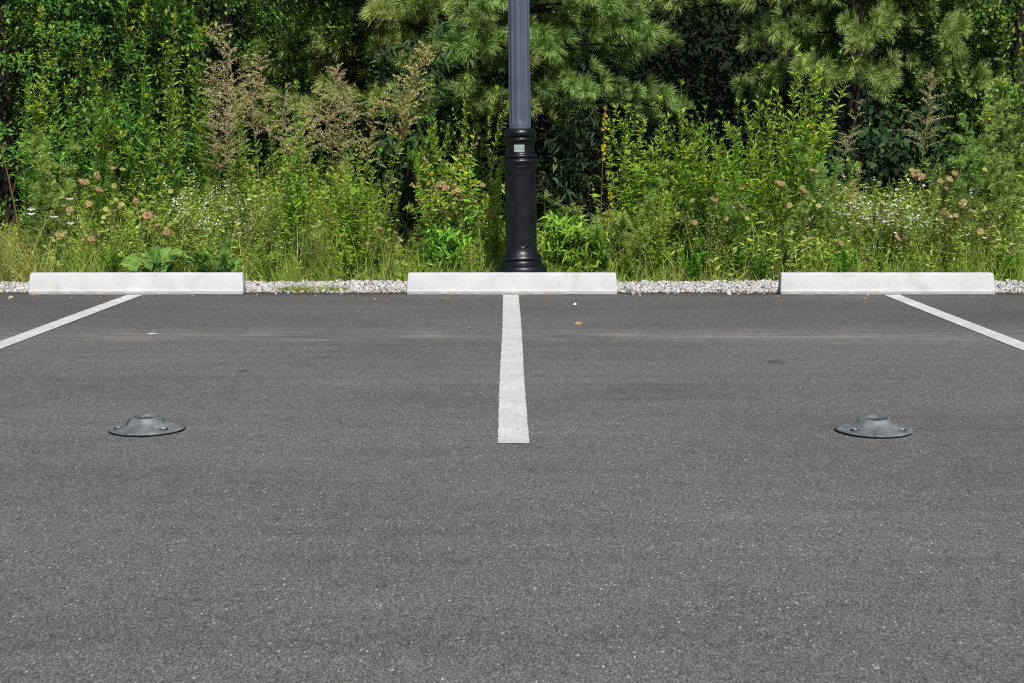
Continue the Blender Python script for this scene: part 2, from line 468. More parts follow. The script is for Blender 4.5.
# loose white stones lying on the bed: nobody could count them
def make_stones():
    rng = np.random.default_rng(11); mb = MB()
    n = 23000
    x = rng.uniform(-8, 8, n); y = EDGE_Y + .02 + (13.72 - EDGE_Y) * rng.uniform(0, 1, n) ** .9
    y += .06 * np.sin(x * 3.1) * (y > 13.3)
    spill = rng.uniform(0, 1, n) < .012
    y = np.where(spill, EDGE_Y - np.abs(rng.normal(0, .10, n)), y)
    for cx in (-3.3, 0, 3.3): y = np.where(spill & (np.abs(x - cx) < 1), EDGE_Y + .1, y)
    spill = y < EDGE_Y
    s = np.clip(rng.lognormal(math.log(.0118), .38, n), .006, .030)
    base = np.array([(-1, -1, -1), (1, -1, -1), (1, 1, -1), (-1, 1, -1), (-1, -1, 1), (1, -1, 1), (1, 1, 1), (-1, 1, 1)], float) * .62
    V = base[None] * (1 + rng.normal(0, .22, (n, 8, 3)))
    V *= rng.uniform(.7, 1.15, (n, 1, 3))
    a = rng.uniform(0, PI, n); ca, sa = np.cos(a), np.sin(a)
    Vx = V[..., 0] * ca[:, None] - V[..., 1] * sa[:, None]; Vy = V[..., 0] * sa[:, None] + V[..., 1] * ca[:, None]
    b = rng.normal(0, .4, n); cb, sb = np.cos(b), np.sin(b)
    Vy2 = Vy * cb[:, None] - V[..., 2] * sb[:, None]; Vz = Vy * sb[:, None] + V[..., 2] * cb[:, None]
    V = np.stack([Vx, Vy2, Vz], -1) * s[:, None, None]
    V += np.stack([x, y, np.where(spill, s * .35, -.018 + s * .35 + rng.uniform(0, .014, n))], -1)[:, None, :]
    f = np.array([[0, 3, 2, 1], [4, 5, 6, 7], [0, 1, 5, 4], [1, 2, 6, 5], [2, 3, 7, 6], [3, 0, 4, 7]])
    Q = (np.arange(n) * 8)[:, None, None] + f[None]
    mb.add(V.reshape(-1, 3), Q.reshape(-1, 4), np.repeat(np.clip(rng.normal(.75, .3, n), 0, 1.2), 8))
    return mb.build('gravel', M['stone'])
tag(make_stones(), kind='stuff')

# painted lines
def painted_line(xf, xn, y0, y1, w, seed, label):
    rng = np.random.default_rng(seed); mb = MB(); n = 90
    ys = np.concatenate([[y0], np.linspace(y0 + .012, y1, n - 1)]); f = (ys - y0) / (y1 - y0)
    cx = xn + (xf - xn) * f + .0025 * np.sin(ys * 1.3 + seed)
    wl = w / 2 + rng.normal(0, .0004, n); wr = w / 2 + rng.normal(0, .0004, n)
    cols = [cx - wl - .003, cx - wl + .008, cx + wr - .008, cx + wr + .003]
    V = np.concatenate([np.stack([c_, ys, np.full(n, .004)], 1) for c_ in cols])
    T = np.concatenate([np.full(n, t_) for t_ in (0, 1, 1, 0)]); T[0::n] = 0; T[1::n] = np.minimum(T[1::n], 1)
    mb.add(V, [(j * n + i, (j + 1) * n + i, (j + 1) * n + i + 1, j * n + i + 1) for j in range(3) for i in range(n - 1)], T)
    o = mb.build('painted_line', M['paint'])
    return tag(o, label, 'road marking', 'painted bay lines')
painted_line(-.008, .006, 6.03, 12.39, .137, 1, 'white painted bay line running straight towards the camera below the lamp post')
painted_line(-3.30, -3.36, 6.03, 12.39, .137, 2, 'white painted bay line slanting out of the picture from the leftmost wheel stop')
painted_line(3.325, 3.28, 6.03, 12.39, .137, 3, 'white painted bay line slanting out of the picture from the rightmost wheel stop')

# ------------------------------------------------------------------ wheel stops
def make_stop():
    prof = [(.004, 0), (0, .006), (0, .030), (.010, .037), (.018, .060), (.037, .158), (.046, .171), (.060, .176), (.112, .176),
            (.126, .171), (.135, .158), (.152, .060), (.160, .037), (.170, .030), (.170, .006), (.166, 0)]
    prof = np.array(prof) * np.array([1, 1.075]); k = len(prof)
    zt = .189
    def ring(x_end, sgn, inset, sh):
        # end rings: inset along x grows with height; sh shrinks the profile (rounded arris)
        c = np.array([.085, .07])
        p = c + (prof - c) * sh
        p[:, 1] = np.maximum(p[:, 1], 0)
        x = sgn * (x_end - .010 * p[:, 1] / zt - inset)
        return np.stack([x, p[:, 0], p[:, 1]], 1)
    rings = [ring(.93, -1, 0, .88), ring(.93, -1, .003, .95), ring(.93, -1, .012, 1.0)]
    rng = np.random.default_rng(5)
    for x in np.linspace(-.88, .88, 45):
        r_ = np.stack([np.full(k, x), prof[:, 0], prof[:, 1]], 1)
        r_[:, 1:] += rng.normal(0, .0007, (k, 2)); r_[:, 2] = np.maximum(r_[:, 2], 0)
        rings.append(r_)
    rings += [ring(.93, 1, .012, 1.0), ring(.93, 1, .003, .95), ring(.93, 1, 0, .88)]
    V = np.concatenate(rings); Q = []
    for i in range(len(rings) - 1):
        for j in range(k):
            j2 = (j + 1) % k
            Q.append((i * k + j, (i + 1) * k + j, (i + 1) * k + j2, i * k + j2))
    for base, flip in ((0, False), ((len(rings) - 1) * k, True)):
        for j in range(k // 2 - 1):
            q = (base + j, base + j + 1, base + k - 2 - j, base + k - 1 - j)
            Q.append(q[::-1] if flip else q)
    mb = MB(); mb.add(V, Q, .5)
    return mb.build('wheel_stop', M['concrete'], smooth=True)
st = make_stop()
try:
    with bpy.context.temp_override(object=st, active_object=st, selected_objects=[st], selected_editable_objects=[st]):
        bpy.ops.object.shade_smooth_by_angle(angle=R(32))
except Exception as e:
    print('smooth', e)
for i, (x, rz, lab) in enumerate(((0, 0, 'pale concrete wheel stop in front of the black lamp post'),
                                  (-3.30, .003, 'pale concrete wheel stop before the broad burdock leaves, leftmost of three'),
                                  (3.298, -.002, 'pale concrete wheel stop with dark smudges on top, rightmost of three'))):
    o = st if i == 0 else copy_tree(st)
    o.location = (x, 12.41, .001); o.rotation_euler = (0, 0, rz); o.scale = (1.014 if i else .995, 1, 1)
    tag(o, lab, 'wheel stop', 'concrete wheel stops along the edge of the asphalt')

# ------------------------------------------------------------------ delineator bases
def make_marker():
    root = empty('delineator_base')
    mb = MB()
    prof = [(0, .004), (.168, .004), (.175, .007), (.178, .011), (.176, .014), (.160, .018), (.135, .023), (.114, .0275), (.098, .034),
            (.085, .043), (.077, .053), (.073, .062), (.069, .066), (.063, .066), (.060, .063), (.058, .048), (.057, .022), (0.0, .021)]
    def rf(a, r, z):
        return r * (1 + .006 * np.sin(a * 3 + 1) * (r > .1))
    lathe(mb, prof[:16], 72, rf)
    mb.build('flange', M['rubber'], root, smooth=True)
    mb = MB(); lathe(mb, [(.0575, .050), (.055, .028), (.053, .024), (.0, .023)], 40)
    mb.build('socket', M['socket'], root, smooth=True)
    for a in (209, 318, 84):
        c = (.134 * math.cos(R(a)), .134 * math.sin(R(a)))
        mb = MB(); lathe(mb, [(.021, .0225), (.0205, .0262), (.016, .0258), (.0, .0225)], 20, center=c)
        w = mb.build('bolt_recess', M['socket'], root, smooth=True)
        mb = MB(); lathe(mb, [(.0125, .0225), (.0125, .0275), (.010, .0295), (.0, .030)], 6, center=c)
        mb.build('bolt', M['bolt'], root)
    return root
mk = make_marker()
for i, (x, y, rz, lab) in enumerate(((-1.657, 6.345, 0, 'grey rubber delineator base with empty socket, left of the central painted line'),
                                     (1.634, 6.31, R(7), 'grey rubber delineator base with empty socket, right of the central painted line'))):
    o = mk if i == 0 else copy_tree(mk)
    o.location = (x, y, 0); o.rotation_euler = (0, 0, rz); o.scale = (.965, .965, .965)
    tag(o, lab, 'delineator base', 'delineator bases bolted in mid bay')

left_marker = mk
mb = MB(); a = np.linspace(R(188), R(222), 8); rr = np.linspace(.073, .104, 8)
add_tube(mb, np.stack([rr * np.cos(a), rr * np.sin(a), np.interp(rr, [.069, .073, .077, .085, .098, .114], [.066, .062, .053, .043, .034, .0275])], 1), np.array([.002, .0035, .004, .004, .004, .0035, .003, .001]), 6)
mb.build('slot', M['socket'], left_marker, smooth=True)

# ------------------------------------------------------------------ lamp post
PX, PY = .089, 13.27
post = empty('lamp_post', (PX, PY, 0)); post.rotation_euler = (0, R(-.62), 0)
tag(post, 'tall fluted lamp post with black base and blue-grey shaft behind the middle wheel stop', 'lamp post')
mb = MB()
lathe(mb, [(.0, -.045), (.236, -.045), (.244, .0), (.246, .03), (.244, .15), (.240, .176), (.228, .192), (.208, .198), (.203, .202)], 96)
mb.build('plinth', M['post_black'], post, smooth=True)
mb = MB()
def panel(a, r, z):
    # sunk upright panels with rounded ends
    f = ((a / (2 * PI) * 8 + .367) % 1.0) - .5
    half = .35
    d = np.abs(f) / half
    zc = np.clip((z - .37) / .035, 0, 1) * np.clip((1.045 - z) / .035, 0, 1)
    lim = np.sqrt(np.clip(zc, 0, 1))
    return r - .009 * smoothstep(1.0, .82, d / max(lim, 1e-3)) * (zc > 0)
prof = [(.200, .203), (.197, .222), (.194, .236), (.184, .243), (.183, .247), (.197, .251), (.196, .268), (.184, .286), (.168, .304), (.158, .322), (.153, .34), (.150, .352)]
prof += [(.148, z) for z in np.concatenate([np.linspace(.36, .41, 10), np.linspace(.45, 1.0, 6), np.linspace(1.01, 1.06, 10)])]
prof += [(.149, 1.075), (.151, 1.09)]
lathe(mb, prof, 192, panel)
mb.build('base_column', M['post_black'], post, smooth=True)
mb = MB()
lathe(mb, [(.151, 1.089), (.158, 1.10), (.160, 1.118), (.158, 1.122), (.167, 1.130), (.174, 1.142), (.177, 1.156), (.174, 1.170), (.163, 1.180), (.150, 1.184), (.149, 1.189),
           (.155, 1.192), (.159, 1.202), (.156, 1.212), (.142, 1.219), (.136, 1.232), (.133, 1.26), (.133, 1.318), (.135, 1.334), (.136, 1.338), (.147, 1.341),
           (.152, 1.352), (.149, 1.365), (.138, 1.371), (.135, 1.374), (.134, 1.382), (.146, 1.386), (.152, 1.398), (.153, 1.414), (.148, 1.432), (.136, 1.444), (.128, 1.455), (.0, 1.457)], 96)
mb.build('collar', M['post_black'], post, smooth=True)
mb = MB()
def flute(a, r, z):
    f = np.abs(((a / (2 * PI) * 12 + .5) % 1.0) - .5) / .36
    k = np.clip((z - 1.505) / .04, 0, 1) ** .5
    return r - .0085 * np.sqrt(np.clip(1 - f * f, 0, 1)) * k
prof = [(.104, 1.456)] + [(.104, z) for z in np.linspace(1.50, 1.56, 12)] + [(.104 - .012 * (z - 1.6) / 3.4, z) for z in np.linspace(1.7, 5.0, 8)] + [(.0, 5.02)]
lathe(mb, prof, 192, flute)
mb.build('shaft', M['post_grey'], post, smooth=True)
# sticker wrapped round the neck of the collar
def bent(rects, rad, mb, tint=.5):
    for x0, x1, z0, z1 in rects:
        n = max(2, int((x1 - x0) / .006) + 2)
        xs_ = np.linspace(x0, x1, n); a = xs_ / rad - PI / 2
        lo = np.stack([rad * np.cos(a), rad * np.sin(a), np.full(n, z0)], 1)
        hi = np.stack([rad * np.cos(a), rad * np.sin(a), np.full(n, z1)], 1)
        mb.add(np.concatenate([lo, hi]), [(i, i + 1, n + i + 1, n + i) for i in range(n - 1)], tint)
mb = MB(); bent([(-.058, .038, 1.244, 1.308)], .1362, mb)
stk = mb.build('sticker', M['sticker'], post, smooth=True)
mb = MB()
z0, z1 = 1.264, 1.292
def letter(x, parts):
    return [(x + a * .013, x + b * .013, z0 + c * (z1 - z0), z0 + d * (z1 - z0)) for a, b, c, d in parts]
rects = letter(-.050, [(0, .35, 0, 1), (.36, 1, 0, .22)]) + letter(-.033, [(.1, .5, 0, 1)])
rects += letter(-.023, [(0, .35, 0, 1), (.36, 1, .78, 1), (.36, .85, .40, .60)]) + letter(-.006, [(0, .35, 0, 1), (.36, 1, .78, 1), (.36, .85, .40, .60), (.36, 1, 0, .2)])
rects += [(.014 + .009 - w, .014 + .009 + w, 1.258 + i * .005, 1.258 + (i + 1) * .005) for i, w in enumerate((.005, .0075, .008, .007, .005, .0035, .002))]
bent(rects, .1374, mb)
mb.build('sticker_print', M['print'], stk)

# ------------------------------------------------------------------ plants
def stem_curve(rng, base, H, lean, az, n=9, wob=.03):
    t = np.linspace(0, 1, n)
    x = base[0] + math.cos(az) * lean * H * t ** 1.4 + np.cumsum(rng.normal(0, wob * H / n, n)) * .6
    y = base[1] + math.sin(az) * lean * H * t ** 1.4 + np.cumsum(rng.normal(0, wob * H / n, n)) * .6
    z = H * t * (1 - .08 * lean)
    x[0], y[0] = base
    return np.stack([x, y, z - .03 * (1 - t)], 1)

def along(pts, t):
    n = len(pts) - 1
    f = np.clip(t * n, 0, n - 1e-6); i = f.astype(int); u = (f - i)[:, None]
    return pts[i] * (1 - u) + pts[i + 1] * u, unit(pts[i + 1] - pts[i])

def spiral_dirs(rng, T, k, elev):
    n = len(T)
    az = np.arange(n) * 2.39996 + rng.normal(0, .35, n) + k
    ref = np.where(np.abs(T[:, 2:3]) > .9, np.array([[1.0, 0, 0]]), np.array([[0, 0, 1.0]]))
    A = unit(np.cross(T, ref)); B = np.cross(T, A)
    rad = A * np.cos(az)[:, None] + B * np.sin(az)[:, None]
    e = (elev + rng.normal(0, .22, n))[:, None]
    return rad * np.cos(e) + T * np.sin(e)

def leafy_stem(rng, stem, fol, flw, base, H, lean, az, llen, lw, per_m, elev=.45, tint=(.3, .75), t0=.06, branches=5, flowers=4, r0=.005, fsize=.026, dead=.0):
    pts = stem_curve(rng, base, H, lean, az)
    add_tube(stem, pts, np.linspace(r0, r0 * .35, len(pts)), 5, rng.uniform(.2, .8))
    def clothe(pts, n, l0, l1, tt):
        t = np.sort(rng.uniform(tt, 1.0, n))
        P, T = along(pts, t)
        D = spiral_dirs(rng, T, rng.uniform(0, 6), np.full(n, elev))
        D[:, 2] -= .1
        f = (t - tt) / (1 - tt)
        L = (l0 + (l1 - l0) * f) * rng.uniform(.7, 1.2, n)
        tn = np.clip(tint[0] + (tint[1] - tint[0]) * f * rng.uniform(.5, 1.3, n) + rng.normal(0, .12, n), 0, 1)
        if dead: tn = np.where(rng.uniform(0, 1, n) < dead, 1.0, tn)
        add_leaves(fol, P, D, L, np.maximum(L * lw, .006), tn, rng)
        k = 9; a = np.arange(k) * 2.4
        Tt = unit(pts[-1] - pts[-2])
        add_leaves(fol, np.repeat(pts[-1][None], k, 0) - Tt * .012 * rng.uniform(0, 2, (k, 1)), Tt + np.stack([np.cos(a), np.sin(a), 0 * a], 1) * .6, l1 * rng.uniform(.8, 1.5, k), l1 * lw * 1.3, rng.uniform(.55, 1, k), rng)
        return pts[-1]
    tips = [clothe(pts, int(per_m * H), llen, llen * .38, t0)]
    for b in range(branches):
        t = rng.uniform(.45, .95); P, T = along(pts, np.array([t]))
        a = rng.uniform(0, 2 * PI); Lb = H * rng.uniform(.10, .26) * (1.15 - t * .6)
        d = np.array([math.cos(a) * .55, math.sin(a) * .55, .85])
        u = np.linspace(0, 1, 5)[:, None]
        bp = P + d * Lb * u + np.array([0, 0, .25]) * Lb * u * u
        add_tube(stem, bp, np.linspace(r0 * .45, r0 * .2, 5), 4, .5)
        tips.append(clothe(bp, max(8, int(per_m * Lb * 1.3)), llen * .55, llen * .25, .05))
    for it, tp in enumerate(tips[:1 + flowers]):
        k = int(rng.integers(1, 4)) if rng.uniform(0, 1) < .05 * flowers else 0
        if it == 0 and flowers > 3: k = 3
        for q in range(k):
            c = tp + rng.normal(0, .016, 3) - np.array([0, 0, rng.uniform(0, .07)])
            add_specks(flw, np.repeat(c[None], 4, 0) + rng.normal(0, fsize * .2, (4, 3)), fsize * rng.uniform(.7, 1.1), rng.uniform(.2, 1, 4), rng)

def plant(name, parts):
    """an Empty with one child per non-empty part"""
    root = empty(name)
    for nm, mb, mat in parts:
        if mb.n: mb.build(nm, mat, root)
    return root

def make_primrose(seed, H=1.8, nst=8, spread=.16, mat='primrose', llen=.14, lw=.21, per_m=72, flowers=3, branches=5, lean=.30, elev=.72):
    rng = np.random.default_rng(seed); s, f, w = MB(), MB(), MB()
    for i in range(nst):
        a = rng.uniform(0, 2 * PI); r_ = .014 * i / nst
        leafy_stem(rng, s, f, w, (r_ * math.cos(a), r_ * math.sin(a)), H * (1.0 if i == 0 else rng.uniform(.55, .97)), rng.uniform(.06, lean + .10) if i else rng.uniform(.0, .10), a,
                   llen, lw, per_m, elev=elev, t0=.14, branches=branches, flowers=flowers)
    return plant('leafy_weed' if H < 1 else 'evening_primrose', [('stem', s, M['stem_red']), ('leaves', f, M[mat]), ('blossoms', w, M['yellow'])])

def make_goldenrod(seed, H=2.4, nst=4):
    o = make_primrose(seed, H, nst, .14, 'goldenrod', .15, .22, 74, 4, 4, .16)
    o.name = 'tall_wildflower'
    return o

def make_plume(seed, H=2.2, nst=2, mat='plume', spread=.55, nbr=28, lean=.24, bare=False, width=.46, sz=1.0):
    rng = np.random.default_rng(seed); s, f, w = MB(), MB(), MB()
    for i in range(nst):
        a = rng.uniform(0, 2 * PI)
        h = H * (1 if i == 0 else rng.uniform(.75, .95))
        pts = stem_curve(rng, (.008 * math.cos(a) * (i > 0), .008 * math.sin(a) * (i > 0)), h, lean if i == 0 else .15, a)
        add_tube(s, pts, np.linspace(.0055, .0015, len(pts)), 5, .5)
        n = int(h * (18 if bare else 70))
        t = rng.uniform(.1, .62, n); P, T = along(pts, t)
        L = rng.uniform(.05, .10, n)
        add_leaves(f, P, spiral_dirs(rng, T, 0, np.full(n, .45)), L, L * .16, rng.uniform(.1, .7, n), rng)
        for b in range(nbr):
            u0 = rng.uniform(0, 1); tt = .60 + .40 * u0
            P, T = along(pts, np.array([min(tt, .999)]))
            a2 = rng.uniform(0, 2 * PI); Lb = width * (1 - u0 * .72) * rng.uniform(.55, 1.1) * (h / 2.2) * (.55 + .45 * min(1, u0 * 5))
            d = np.array([math.cos(a2), math.sin(a2), rng.uniform(.7, 1.4)]); d /= np.linalg.norm(d)
            u = np.linspace(0, 1, 5)[:, None]
            bp = P + d * Lb * u + np.array([d[0] * .5, d[1] * .5, -.45]) * Lb * u * u * .6
            add_tube(s, bp, np.linspace(.0022, .0010, 5), 3, .9)
            m = int(30 + 190 * Lb)
            tq = rng.uniform(.12, 1, m); Q, _ = along(bp, tq)
            Q = Q + rng.normal(0, .006 + .022 * Lb, (m, 3)) * (1.2 - tq[:, None] * .8)
            add_specks(w, Q, rng.uniform(.006, .0145, m) * sz, np.clip(rng.normal(.5, .25, m), 0, 1), rng)
    return plant('plumed_weed', [('stem', s, M['stem_tan']), ('leaves', f, M['weed']), ('seed_plume', w, M[mat])])

def make_feather(seed, H=2.0, nst=5, mat='feather', spread=.2, thread=.075, dens=520, lean=.16, droop=.0):
    rng = np.random.default_rng(seed); s, f = MB(), MB()
    for i in range(nst):
        a = rng.uniform(0, 2 * PI); h = H * (1 if i == 0 else rng.uniform(.62, .98))
        pts = stem_curve(rng, (.012 * math.cos(a), .012 * math.sin(a)), h, rng.uniform(.02, lean + spread * .3), a)
        pts[:, 2] -= droop * h * np.linspace(0, 1, len(pts)) ** 3
        add_tube(s, pts, np.linspace(.006, .0015, len(pts)), 5, .4)
        for b in range(24):
            t = rng.uniform(.12, .99); P, T = along(pts, np.array([t]))
            a2 = rng.uniform(0, 2 * PI); Lb = (.30 * (1 - t) ** .7 + .05) * h / 2 * rng.uniform(.7, 1.2)
            d = np.array([math.cos(a2) * .6, math.sin(a2) * .6, .8])
            u = np.linspace(0, 1, 4)[:, None]
            bp = P + d * Lb * u + np.array([0, 0, -.25]) * Lb * u * u
            add_tube(s, bp, np.linspace(.0018, .0008, 4), 3, .6)
            m = int(dens * Lb) + 6
            tq = rng.uniform(0, 1, m); Q, TT = along(bp, tq)
            L = thread * rng.uniform(.5, 1.1, m)
            D = spiral_dirs(rng, TT, 0, np.full(m, .7))
            add_needles(f, Q, D, L, .0042, np.clip(rng.normal(.35 + .35 * t, .2, m), 0, 1), rng)
    return plant('feathery_weed', [('stem', s, M['stem']), ('fronds', f, M[mat])])

def make_aster(seed, H=1.0, nst=9, flowers=150, fsize=.020, mat='weed'):
    rng = np.random.default_rng(seed); s, f, w = MB(), MB(), MB()
    tips = []
    for i in range(nst):
        a = rng.uniform(0, 2 * PI); h = H * rng.uniform(.6, 1.0)
        pts = stem_curve(rng, (.010 * math.cos(a), .010 * math.sin(a)), h, rng.uniform(.1, .6), a)
        add_tube(s, pts, np.linspace(.0035, .0012, len(pts)), 4, .5)
        n = int(100 * h); t = rng.uniform(.08, 1, n); P, T = along(pts, t)
        L = rng.uniform(.025, .06, n)
        add_leaves(f, P, spiral_dirs(rng, T, 1, np.full(n, .4)), L, L * .2, rng.uniform(.1, .9, n), rng)
        for b in range(9):
            t = rng.uniform(.45, .98); P, T = along(pts, np.array([t]))
            a2 = rng.uniform(0, 2 * PI); Lb = h * rng.uniform(.08, .24)
            d = np.array([math.cos(a2) * .8, math.sin(a2) * .8, .7])
            u = np.linspace(0, 1, 4)[:, None]; bp = P + d * Lb * u + np.array([0, 0, .3]) * Lb * u * u
            add_tube(s, bp, .001, 3, .8)
            m = 14; tq = rng.uniform(0, 1, m); Q, TT = along(bp, tq); L = rng.uniform(.015, .035, m)
            add_leaves(f, Q, spiral_dirs(rng, TT, 1, np.full(m, .4)), L, L * .22, rng.uniform(.2, 1, m), rng)
            tips += [bp[-1], bp[-2], bp[-1] + rng.normal(0, .02, 3)]
    tips = np.array(tips); k = rng.permutation(len(tips))[:flowers]
    P = tips[k] + rng.normal(0, .012, (len(k), 3))
    for _ in range(2):
        add_specks(w, P + rng.normal(0, .001, P.shape), fsize * rng.uniform(.7, 1.25, len(P)), rng.uniform(.3, 1, len(P)), rng, face=(0, -.6, .8))
    return plant('fleabane', [('stem', s, M['stem']), ('leaves', f, M[mat]), ('blossoms', w, M['white'])])

def nest_head(mb, rng, c, size, tiltdir, tint):
    """dried umbel closed into a nest: bowl of ribs with a thick ragged rim"""
    n = 26
    z = unit(np.asarray(tiltdir, float)); a0 = unit(np.cross(z, [0.2, 1, .1])); b0 = np.cross(z, a0)
    ang = np.arange(n) / n * 2 * PI + rng.normal(0, .08, n)
    rad = a0[None] * np.cos(ang)[:, None] + b0[None] * np.sin(ang)[:, None]
    prof = [(.10, 0), (.42, .10), (.56, .34), (.46, .58), (.22, .56), (.02, .40)]
    rows = []
    for r_, h in prof:
        rows.append(c + rad * (size * r_ * rng.uniform(.86, 1.14, n))[:, None] + z * size * h * .9)
    V = np.concatenate(rows); Q = []
    for i in range(len(prof) - 1):
        for j in range(n):
            Q.append((i * n + j, i * n + (j + 1) % n, (i + 1) * n + (j + 1) % n, (i + 1) * n + j))
    T = np.concatenate([np.clip(rng.normal(tint + d, .12, n), 0, 1) for d in (-.3, -.1, .1, .2, -.2, -.5)])
    mb.add(V, Q, T)
    P = c + rad * (size * rng.uniform(.4, .62, n))[:, None] + z * size * .5
    P = np.concatenate([P, P + rng.normal(0, size * .08, P.shape)])
    add_specks(mb, P, size * rng.uniform(.12, .25, len(P)), np.clip(rng.normal(tint, .25, len(P)), 0, 1), rng)

def make_lace(seed, H=1.0, nbrown=5, ngreen=7, nwhite=0, spread=.28, hs=.078):
    rng = np.random.default_rng(seed); s, f, heads = MB(), MB(), []
    kinds = ['b'] * nbrown + ['g'] * ngreen + ['w'] * nwhite
    for i, kd in enumerate(kinds):
        a = rng.uniform(0, 2 * PI); h = H * rng.uniform(.5, 1.0)
        pts = stem_curve(rng, (.006 * math.cos(a), .006 * math.sin(a)), h, spread * rng.uniform(.3, 1.4) / h, a, wob=.06)
        add_tube(s, pts, np.linspace(.0038, .002, len(pts)), 4, rng.uniform(0, 1))
        tip = pts[-1]; tilt = np.array([rng.normal(0, .55), -.6 + rng.normal(0, .35), .8 + rng.normal(0, .25)])
        if kd == 'b':
            hb = MB(); heads.append(('seed_head', hb, M['dry_head'])); nest_head(hb, rng, tip, hs * rng.uniform(.6, 1.15), tilt, rng.uniform(.3, .7))
        elif kd == 'g':
            hg = MB(); heads.append(('seed_head', hg, M['green_head'])); nest_head(hg, rng, tip, hs * rng.uniform(.4, .65), tilt, rng.uniform(.4, .8))
        else:
            hw = MB(); heads.append(('flower_head', hw, M['white']))
            m = 70; ang = rng.uniform(0, 2 * PI, m); rr = hs * .55 * np.sqrt(rng.uniform(0, 1, m))
            P = tip + np.stack([rr * np.cos(ang), rr * np.sin(ang) * .9, .02 + .06 * rr / hs + rr * -.3], 1)
            add_specks(hw, P, rng.uniform(.009, .017, m), rng.uniform(.2, 1, m), rng, face=(0, -.7, .7))
            for q in range(0, m, 5): add_tube(s, [tip - (0, 0, .03), P[q]], .0008, 3, .5)
        n = 26; t = rng.uniform(.05, .75, n); P, T = along(pts, t); L = rng.uniform(.03, .07, n)
        add_leaves(f, P, spiral_dirs(rng, T, 2, np.full(n, .6)), L, L * .14, rng.uniform(.1, .9, n), rng)
    return plant('wild_carrot', [('stem', s, M['stem']), ('leaves', f, M['weed'])] + heads)

def make_burdock(seed):
    rng = np.random.default_rng(seed); s, f = MB(), MB()
    for i in range(24):
        a = i * 2.4 + rng.normal(0, .2); e = rng.uniform(.5, 1.3)
        pl = rng.uniform(.06, .31)
        d = np.array([math.cos(a) * math.cos(e), math.sin(a) * math.cos(e), math.sin(e)])
        tip = d * pl
        add_tube(s, np.stack([np.zeros(3), d * pl * .5 + [0, 0, .02], tip]), np.array([.008, .006, .004]), 5, .6)
        L = rng.uniform(.11, .22); W = L * rng.uniform(.55, .72)
        fw = unit(np.array([d[0] * .8, d[1] * .5, .35 + .5 * max(0, d[1])])); side = unit(np.cross(fw, [rng.normal(0, .25), -.75, .7])); nrm = np.cross(side, fw)
        nu, nv = 9, 9; V = []
        for iu in range(nu):
            u = iu / (nu - 1)
            w = W * .5 * (math.sin(PI * min(1, u * .93 + .07) ** .75)) ** .8 * (1 if u < .999 else .05)
            for iv in range(nv):
                v = iv / (nv - 1) * 2 - 1
                wave = .016 * math.sin(u * 15 + v * 3 + i) * abs(v) + .035 * abs(v) - .45 * u * u * L
                V.append(tip + fw * L * (u - .06 * abs(v)) + side * w * v + nrm * wave)
        mbq = [(iu * nv + iv, iu * nv + iv + 1, (iu + 1) * nv + iv + 1, (iu + 1) * nv + iv) for iu in range(nu - 1) for iv in range(nv - 1)]
        vv = np.abs(np.tile(np.linspace(-1, 1, nv), nu))
        f.add(V, mbq, np.where(vv < .05, .95, .40 + .25 * vv + rng.normal(0, .16)))
    root = empty('burdock'); s.build('stem', M['stem'], root); f.build('leaves', M['burdock'], root, smooth=True)
    return root

def make_arching(seed, H=1.5):
    """primrose gone to seed: arching stalks knobbed with pods, few leaves, yellow flowers"""
    rng = np.random.default_rng(seed); f, w, st = MB(), MB(), []
    for i in range(9):
        s, pd = MB(), MB(); st.append((s, pd))
        a = rng.uniform(-.4, PI + .4) if i % 2 else rng.uniform(0, 2 * PI)
        h = H * rng.uniform(.6, 1)
        n = 16; t = np.linspace(0, 1, n)
        bow = rng.uniform(.15, .5) * H * .6
        x = math.cos(a) * bow * t ** 1.5 + .008 * math.cos(a); y = math.sin(a) * bow * t ** 1.5 * .6 + .008 * math.sin(a)
        curl = rng.uniform(.0, .5)
        z = h * (t - curl * t ** 4 * .75)
        pts = np.stack([x, y, z], 1) + np.cumsum(rng.normal(0, .004, (n, 3)), 0); pts[0, 2] = -.02
        add_tube(s, pts, np.linspace(.005, .0018, n), 5, .7)
        m = int(60 * h); tq = rng.uniform(.42, 1, m); P, T = along(pts, tq)
        D = spiral_dirs(rng, T, 1, np.full(m, .8)); L = rng.uniform(.02, .035, m)
        add_leaves(pd, P, D, L, L * .35, np.clip(rng.normal(.45, .25, m), 0, 1), rng, fold=.6, droop=0)
        m = int(70 * h); tq = rng.uniform(.08, .85, m); P, T = along(pts, tq); L = rng.uniform(.04, .10, m)
        add_leaves(f, P, spiral_dirs(rng, T, 1, np.full(m, .35)), L, L * .2, rng.uniform(.3, 1, m), rng)
        for q in range(3):
            P, _ = along(pts, np.array([rng.uniform(.6, 1)])); c = P[0] + rng.normal(0, .015, 3)
            add_specks(w, c + rng.normal(0, .006, (4, 3)), .028, rng.uniform(.2, 1, 4), rng)
    root = plant('seeding_primrose', [('leaves', f, M['primrose']), ('blossoms', w, M['yellow'])])
    for s, pd in st:
        pd.build('pod_foliage', M['plume_green'], s.build('stalk', M['stem_red'], root))
    return root

